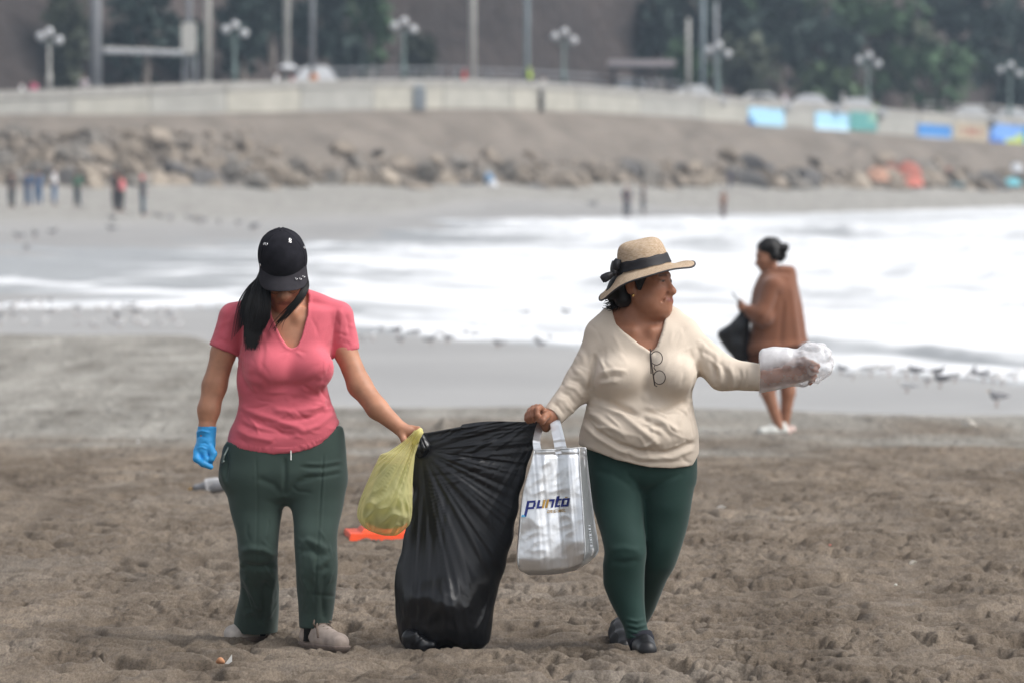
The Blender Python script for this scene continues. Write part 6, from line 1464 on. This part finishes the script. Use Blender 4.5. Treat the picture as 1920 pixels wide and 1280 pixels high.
def place_gull(px, d, dark, label, group, rz=None, sc_=1.0):
    sc_ *= GR.uniform(.82, 1.15)
    X = PX(px, d); src = _gd if dark else _gl
    o = src if first[dark] else copy_tree(src); first[dark] = False
    o.location = (X, d, max(hground(X, d), SEA-.03)+.005); o.rotation_euler = (0, 0, GR.uniform(0, 6.28) if rz is None else rz); o.scale = (sc_, sc_, sc_*GR.uniform(.8, 1.15))
    tag(o, label, 'gull', group)
# at the water's edge on the right
for px, py, dk in ((1578,695,1),(1632,700,0),(1667,697,0),(1700,702,0),(1718,703,1),(1745,712,0),(1760,702,1),(1764,724,1),(1738,722,0),(1702,736,0),(1815,702,0),(1826,700,1),(1843,706,1),(1862,712,0),(1903,705,0),(1870,768,1),(1598,708,0),(1655,690,0),(1790,712,0),(1880,716,0)):
    d = (CAMZ+.40)*FPX/(py+8-HOR); lb = 'dark gull on the wet sand, nearest to the dry sand at the right edge' if px == 1870 else (('dark gull at the surf edge %s' % ('just right of the plastic glove' if px < 1680 else ('in the middle of the right hand flock' if px < 1780 else 'near the right edge'))) if dk else 'pale gull at the surf edge %s' % ('just right of the plastic glove' if px < 1680 else ('in the middle of the right hand flock' if px < 1800 else 'near the right edge')))
    place_gull(px, d, dk, lb, 'gulls at the surf edge on the right', None, .40 if px != 1870 else .5)
for px, py, dk in ((699,640,0),(744,627,1),(752,645,1),(778,630,1),(807,645,1),(826,625,0),(840,643,1),(872,625,0),(890,628,0),(935,651,1),(1006,640,0),(1014,650,1),(1031,633,1),(985,592,1),(1060,588,1),(660,632,0),(678,640,0),(716,622,0)):
    d = (CAMZ+.41)*FPX/(py+4-HOR); place_gull(px, d, dk, 'dark gull on the shore between the two women' if dk else 'white gull on the shore between the two women', 'gulls on the shore between the women', None, .36)
for i in range(64):
    px = GR.uniform(-5, 470); py = 562+GR.random()**.8*56+px*.03; d = (CAMZ+.40)*FPX/(py+5-HOR); dk = 1 if GR.random() < .06 else 0; wh = ' left end' if px < 120 else (' middle' if px < 300 else ' right end')
    place_gull(px, d, dk, ('grey gull at the%s of the flock at the left water edge' if dk else 'white gull at the%s of the flock at the left water edge') % wh, 'flock of gulls at the left water edge', None, .33)
for px, py in ((245,420),(290,422),(300,424),(320,427),(352,424),(366,427),(376,430),(382,428),(410,431),(447,431),(472,436),(480,434),(150,413),(92,407),(34,450),(50,466),(66,450),(100,445),(208,440),(210,428)):
    d = (CAMZ+.33)*FPX/(py+4-HOR); place_gull(px, d, 1, 'dark bird resting on the far wet sand at left', 'birds on the far wet sand', None, .85)
place_gull(1113, (CAMZ+.4)*FPX/(404-HOR), 1, 'dark bird at the far water edge left of the standing pair', 'birds on the far wet sand', 0, 1.4)
g = make_gull(False, True); d = 32.8; g.location = (PX(408, d), d, hground(PX(408, d), d)); g.rotation_euler = (.0, .16, PI-.25); g.scale = (.60, .60, .60)
tag(g, 'grey and white gull crouching on the dry sand behind the green trousers', 'gull')
# ------------------------------------------------------------------ far people
def far_mesh():
    out = {}
    def grab(fill, sp=.036):
        S = SDF(axis(-.42, .42, sp), axis(-.3, .3, sp), axis(-.02, 1.75, sp)); fill(S); return S.mesh(1)
    def body(S):
        S.ell((0, 0, 1.56), (.085, .10, .12), 0); S.cone((0, .01, 1.36), (0, 0, 1.5), .06, .05, .02); S.cone((0, 0, 1.0), (0, 0, 1.32), .12, .13, .03)
        for s in (-1, 1):
            S.chain([(s*.17, 0, 1.36), (s*.23, .02, 1.10), (s*.22, -.10, .88)], [.05, .042, .03], .02); S.ell((s*.215, -.12, .84), (.03, .04, .05), .02)
            S.chain([(s*.09, 0, .92), (s*.10, -.02*s, .50), (s*.11, .03*s, .08)], [.085, .06, .04], .02); S.cone((s*.11, .03*s, .04), (s*.12, .03*s-.14, .03), .042, .036, .02)
    def shirt(S):
        S.cone((0, 0, .95), (0, 0, 1.30), .165, .165, .02, sy=.75)
        for s in (-1, 1): S.chain([(s*.12, 0, 1.36), (s*.19, 0, 1.34), (s*.24, .02, 1.10)], [.07, .075, .06], .03)
    def trou(S):
        S.cone((0, 0, .86), (0, 0, .98), .17, .155, .02, sy=.8)
        for s in (-1, 1): S.chain([(s*.09, 0, .88), (s*.10, -.02*s, .50), (s*.11, .03*s, .12)], [.105, .085, .065], .02)
    def hair(S):
        S.ell((0, .02, 1.60), (.10, .115, .105), 0); S.ell((0, -.09, 1.53), (.09, .06, .09), .01, 's')
    def skirt(S): S.cone((0, 0, .72), (0, 0, .98), .19, .16, .02)
    for k, f in (('body', body), ('shirt', shirt), ('trousers', trou), ('hair', hair), ('skirt', skirt)): out[k] = grab(f)
    return out
_fm = far_mesh(); _fmesh = {}
def far_person(px, d, z, label, shirt, trousers, hair=(.012, .010, .010), skin=(.28, .15, .10), rz=None, h=1.0, low='trousers', group=None):
    X = PX(px, d); root = empty('person', (X, d, z), label, 'person', group)
    if rz is None: rz = GR.uniform(-2, 2)
    root.rotation_euler = (0, 0, rz); root.scale = (h, h, h)
    for k, c in (('body', skin), ('shirt', shirt), (low, trousers), ('hair', hair)):
        nmesh(k, _fm[k][0], _fm[k][1], mat('%s_cloth' % k if k not in ('body', 'hair') else k+'_tone', c, .85), root, True, False)
    return root
def beach_d(py): return (CAMZ+.36)*FPX/(py-HOR)
def on_beach(px, py, label, shirt, trousers, **k):
    ds_ = np.linspace(120, 460, 1400); hs_ = base_h((px-960)*ds_/FPX, ds_); rows_ = HOR+(CAMZ-hs_)*FPX/ds_; k_ = np.abs(rows_-py)+9*(ds_ > Dwall((px-960)*ds_/FPX)-SLOPE)+9*(hs_ < SEA-.3); d = float(ds_[np.argmin(k_)]); z = hground(PX(px, d), d)
    return far_person(px, d, z, label, shirt, trousers, **k)
navy = (.03, .045, .10); blue = (.07, .14, .26); white = (.70, .70, .72)
on_beach(22, 390, 'person in dark clothes at the far left edge beside the white sack', (.05, .055, .06), (.06, .065, .07), h=1.0)
on_beach(52, 387, 'person in blue overalls, left one of the pair bent over the beach', blue, (.06, .12, .22), h=1.0)
on_beach(72, 386, 'person in blue overalls right of the other blue clad person', (.09, .16, .27), blue, h=1.0)
on_beach(102, 384, 'person in a white shirt and blue trousers on the far beach', white, blue, h=1.05)
on_beach(145, 388, 'person in a green shirt and dark trousers on the far beach', (.10, .24, .17), (.03, .05, .07))
on_beach(218, 397, 'person in black, left of the person in pink on the far beach', (.03, .03, .035), (.04, .04, .045), h=1.12)
on_beach(229, 398, 'person in a pink shirt and dark trousers on the far beach', (.80, .22, .24), (.05, .05, .055))
on_beach(268, 405, 'person in dark clothes with a red cap standing alone on the far beach', (.03, .045, .07), (.05, .09, .13), hair=(.5, .05, .08), h=1.02)
on_beach(1356, 412, 'bare chested person wading at the far edge of the surf', (.30, .16, .11), (.10, .05, .05), skin=(.30, .16, .11), h=.92)
on_beach(1369, 357, 'person in navy standing at the foot of the boulders', navy, navy, h=.75)
on_beach(1175, 410, 'person in dark clothes with a pale hat, left of the pair by the water', (.06, .06, .075), (.09, .09, .10), hair=(.5, .5, .5), h=1.02)
on_beach(1206, 400, 'person in dark clothes, right one of the pair at the water edge', (.07, .07, .075), (.06, .06, .07), h=.95)
# white sack beside the first person
d = beach_d(391); S = SDF(axis(PX(3, d), PX(36, d), .04), axis(d-.6, d+.6, .05), axis(PZ(396, d), PZ(370, d), .04)); S.ell((PX(19, d), d, PZ(384, d)), (.40, .36, .30), 0); S.cone((PX(19, d), d, PZ(378, d)), (PX(22, d), d, PZ(374, d)), .14, .10, .05)
sk = empty('sack', (PX(19, d), d, PZ(393, d)), 'white full sack on the beach at the far left edge', 'sack'); finish(S, 'sack_cloth', gw, sk, None, (), [(6, .03, 1)])
# people behind the sea wall
def on_wall(px, ytop, label, shirt, hair=(.012, .01, .01), trousers=(.04, .045, .06), h=1.0, back=1.6):
    D = Dwall(Xw(px))+back; X = PX(px, D); zt = PZ(ytop, D); return far_person(px, D, zt-1.70*h, label, shirt, trousers, hair=hair, h=h)
on_wall(42, 152, 'person in a white top behind the wall at the far left', white); on_wall(63, 150, 'person in bright pink behind the wall near the leftmost lamp', (.70, .12, .26))
on_wall(158, 141, 'person in pale clothes behind the wall left of the thick column', (.55, .5, .53)); on_wall(519, 134, 'person in white under the left side of the parasol on the wall', white)
on_wall(588, 132, 'person in orange in front of the white van', (.75, .28, .10)); on_wall(548, 137, 'person in dark red under the parasol on the wall', (.33, .04, .05))
on_wall(870, 130, 'person in bright red beside the pale pole on the wall', (.85, .05, .04), hair=(.5, .06, .05)); on_wall(842, 128, 'person in black left of the person in red on the wall', (.02, .02, .025))
on_wall(993, 128, 'person in a bright yellow safety vest on the wall', (.55, .80, .03), hair=(.55, .75, .1)); on_wall(1018, 143, 'person in pale grey right of the yellow vest on the wall', (.6, .6, .58))
on_wall(1217, 146, 'person in pale clothes under the right end of the shelter', (.55, .52, .54), back=4); on_wall(1472, 172, 'person in pale lilac between the white cars behind the wall', (.55, .5, .55)); on_wall(1580, 175, 'person with a white hat behind the wall above the pale blue banner', (.6, .62, .6), hair=white)
on_wall(1640, 190, 'person in pale green behind the wall above the teal banner', (.25, .45, .2))
# parasol on the wall
D = Dwall(Xw(540))+1.7; x = PX(540, D); z = float(zwall(x, 0))-.25
pr = empty('parasol', (x, D, z), 'white open parasol on the wall beside the white van', 'parasol'); zt = PZ(120, D)
MB().lathe([(.02, 0), (.35, -.10), (.68, -.28), (.66, -.30), (.33, -.13), (.01, -.04)], (x, D, zt), 12).build('canopy', mat('parasol_cloth', (.62, .63, .66), .8), pr)
m = MB(); m.tube([(x, D, z), (x, D, zt)], .025, 6); m.build('pole', polem['grey'], pr)
# tents and cloths at the foot of the rocks
def tent(px, py0, py1, wpx, c, label, d_off=-4.0):
    D = Dwall(Xw(px))-SLOPE+d_off; k = D/FPX; x = PX(px, D); z0, z1 = PZ(py1, D), PZ(py0, D); w = wpx*k/2
    root = empty('tent', (x, D, z0), label, 'tent'); n = 9; V = []
    for j in range(7):
        t = j/6
        for i in range(n):
            s = i/(n-1)*2-1; V.append((x+s*w*(1-.25*t), D-1.0+2*t*.9, z0+(z1-z0)*(math.sin(t*PI*.5))*(1-.25*s*s)+.05*math.sin(i*2+j)))
    nmesh('canvas', V, [tuple(q) for q in grid_faces(7, n)], mat('tent_cloth', c, .85, var=.12, vs=2), root, True)
    for s in (-1, 1): m = MB(); m.tube([(x+s*w*.75, D+.85, z0-.2), (x+s*w*.75, D+.85, z1)], .03, 5); m.build('tent_pole', polem['grey'], root)
tent(1703, 302, 350, 56, (.36, .13, .10), 'dull red tent at the foot of the rocks on the right', -1); tent(1712, 331, 350, 38, (.52, .17, .13), 'low coral red tent in front of the dull red tent', -3.5)
tent(1897, 334, 348, 34, (.16, .48, .55), 'small turquoise tent at the right edge below the rocks', -3); tent(1793, 328, 348, 28, (.22, .33, .36), 'small grey blue tent right of the red tents', -2); tent(1906, 305, 322, 22, (.5, .52, .55), 'small whitish tent among the rocks at the right edge', 1)
tent(1645, 312, 340, 44, (.42, .24, .17), 'brownish orange tent left of the dull red tent', 0)
D = Dwall(Xw(920))-SLOPE-1; k = D/FPX; ub = empty('beach_umbrella', (PX(926, D), D, PZ(360, D)), 'folded blue and white beach umbrella leaning against the boulders', 'umbrella')
m = MB(); m.tube([(PX(913, D), D, PZ(324, D)), (PX(916, D), D, PZ(333, D)), (PX(919, D), D-.1, PZ(342, D))], [.08, .28, .32], 9); m.build('blue_canopy', mat('umbrella_blue', (.20, .33, .50), .8), ub, True)
m = MB(); m.tube([(PX(919, D), D-.12, PZ(342, D)), (PX(924, D), D-.2, PZ(352, D)), (PX(928, D), D-.3, PZ(359, D))], [.325, .36, .2], 9); m.build('white_canopy', mat('umbrella_white', (.60, .62, .66), .8), ub, True)
# ------------------------------------------------------------------ litter on the sand
def ground_z(X, d): return hground(X, d)
lp = empty('paper_scrap', (PX(427, 20.9), 20.9, 0), 'small white paper triangle standing up from the sand at the lower left', 'litter')
q = lambda px, py, y=0.: P3(px, py-3, y, 20.9)
nmesh('sheet', np.array([q(421, 1248), q(434, 1249), q(434, 1230), q(422, 1246, .02), q(434, 1249, .012), q(434, 1231, .012)]), [(0, 1, 2), (3, 5, 4), (0, 2, 5, 3), (1, 4, 5, 2)], mat('paper_white', (.72, .72, .70), .8), lp, False)
rind = empty('peel', (PX(411, 20.9), 20.9, 0), 'orange brown fruit peel beside the white paper triangle', 'litter'); S = SDF(axis(PX(402, 20.9), PX(422, 20.9), .004), axis(20.82, 20.98, .005), axis(PZ(1252, 20.9), PZ(1228, 20.9), .004)); S.chain([q(405, 1245), q(412, 1242), q(418, 1245)], [.006, .011, .007], .01); finish(S, 'skin', mat('peel_orange', (.42, .20, .10), .7), rind)
for px, py, c, r, lb in ((100,1057,(.8,.8,.8),.008,'tiny bright white scrap on the sand at the far left'),(258,832,(.7,.7,.7),.012,'white scrap on the sand left of the blue glove'),(1556,1028,(.7,.2,.16),.008,'tiny red scrap on the sand right of the cream clad woman'),(1549,1159,(.75,.12,.08),.009,'red scrap on the sand at the lower right'),(1680,1104,(.7,.7,.66),.008,'tiny pale scrap on the sand at the right'),(1365,1259,(.75,.75,.75),.006,'tiny white scrap near the bottom edge right of centre'),(1818,796,(.5,.47,.42),.07,'pale stone on the dry sand at the right edge'),(1355,962,(.45,.42,.38),.03,'pale pebble on the sand right of the leggings'),(1715,1065,(.5,.46,.4),.02,'pale shell bit on the sand at right')):
    d = CAMZ*FPX/(py-HOR) if py > 880 else (CAMZ+.25)*FPX/(py-HOR); X = PX(px, d); V, F = _rk[int(px) % 9]
    o = nmesh('stone' if r > .015 else 'scrap', V*r, F, mat('litter_tone', c, .8), None, False, False); o.location = (X, d, hground(X, d)+r*.7+.012); tag(o, lb, 'stone' if r > .015 else 'litter')
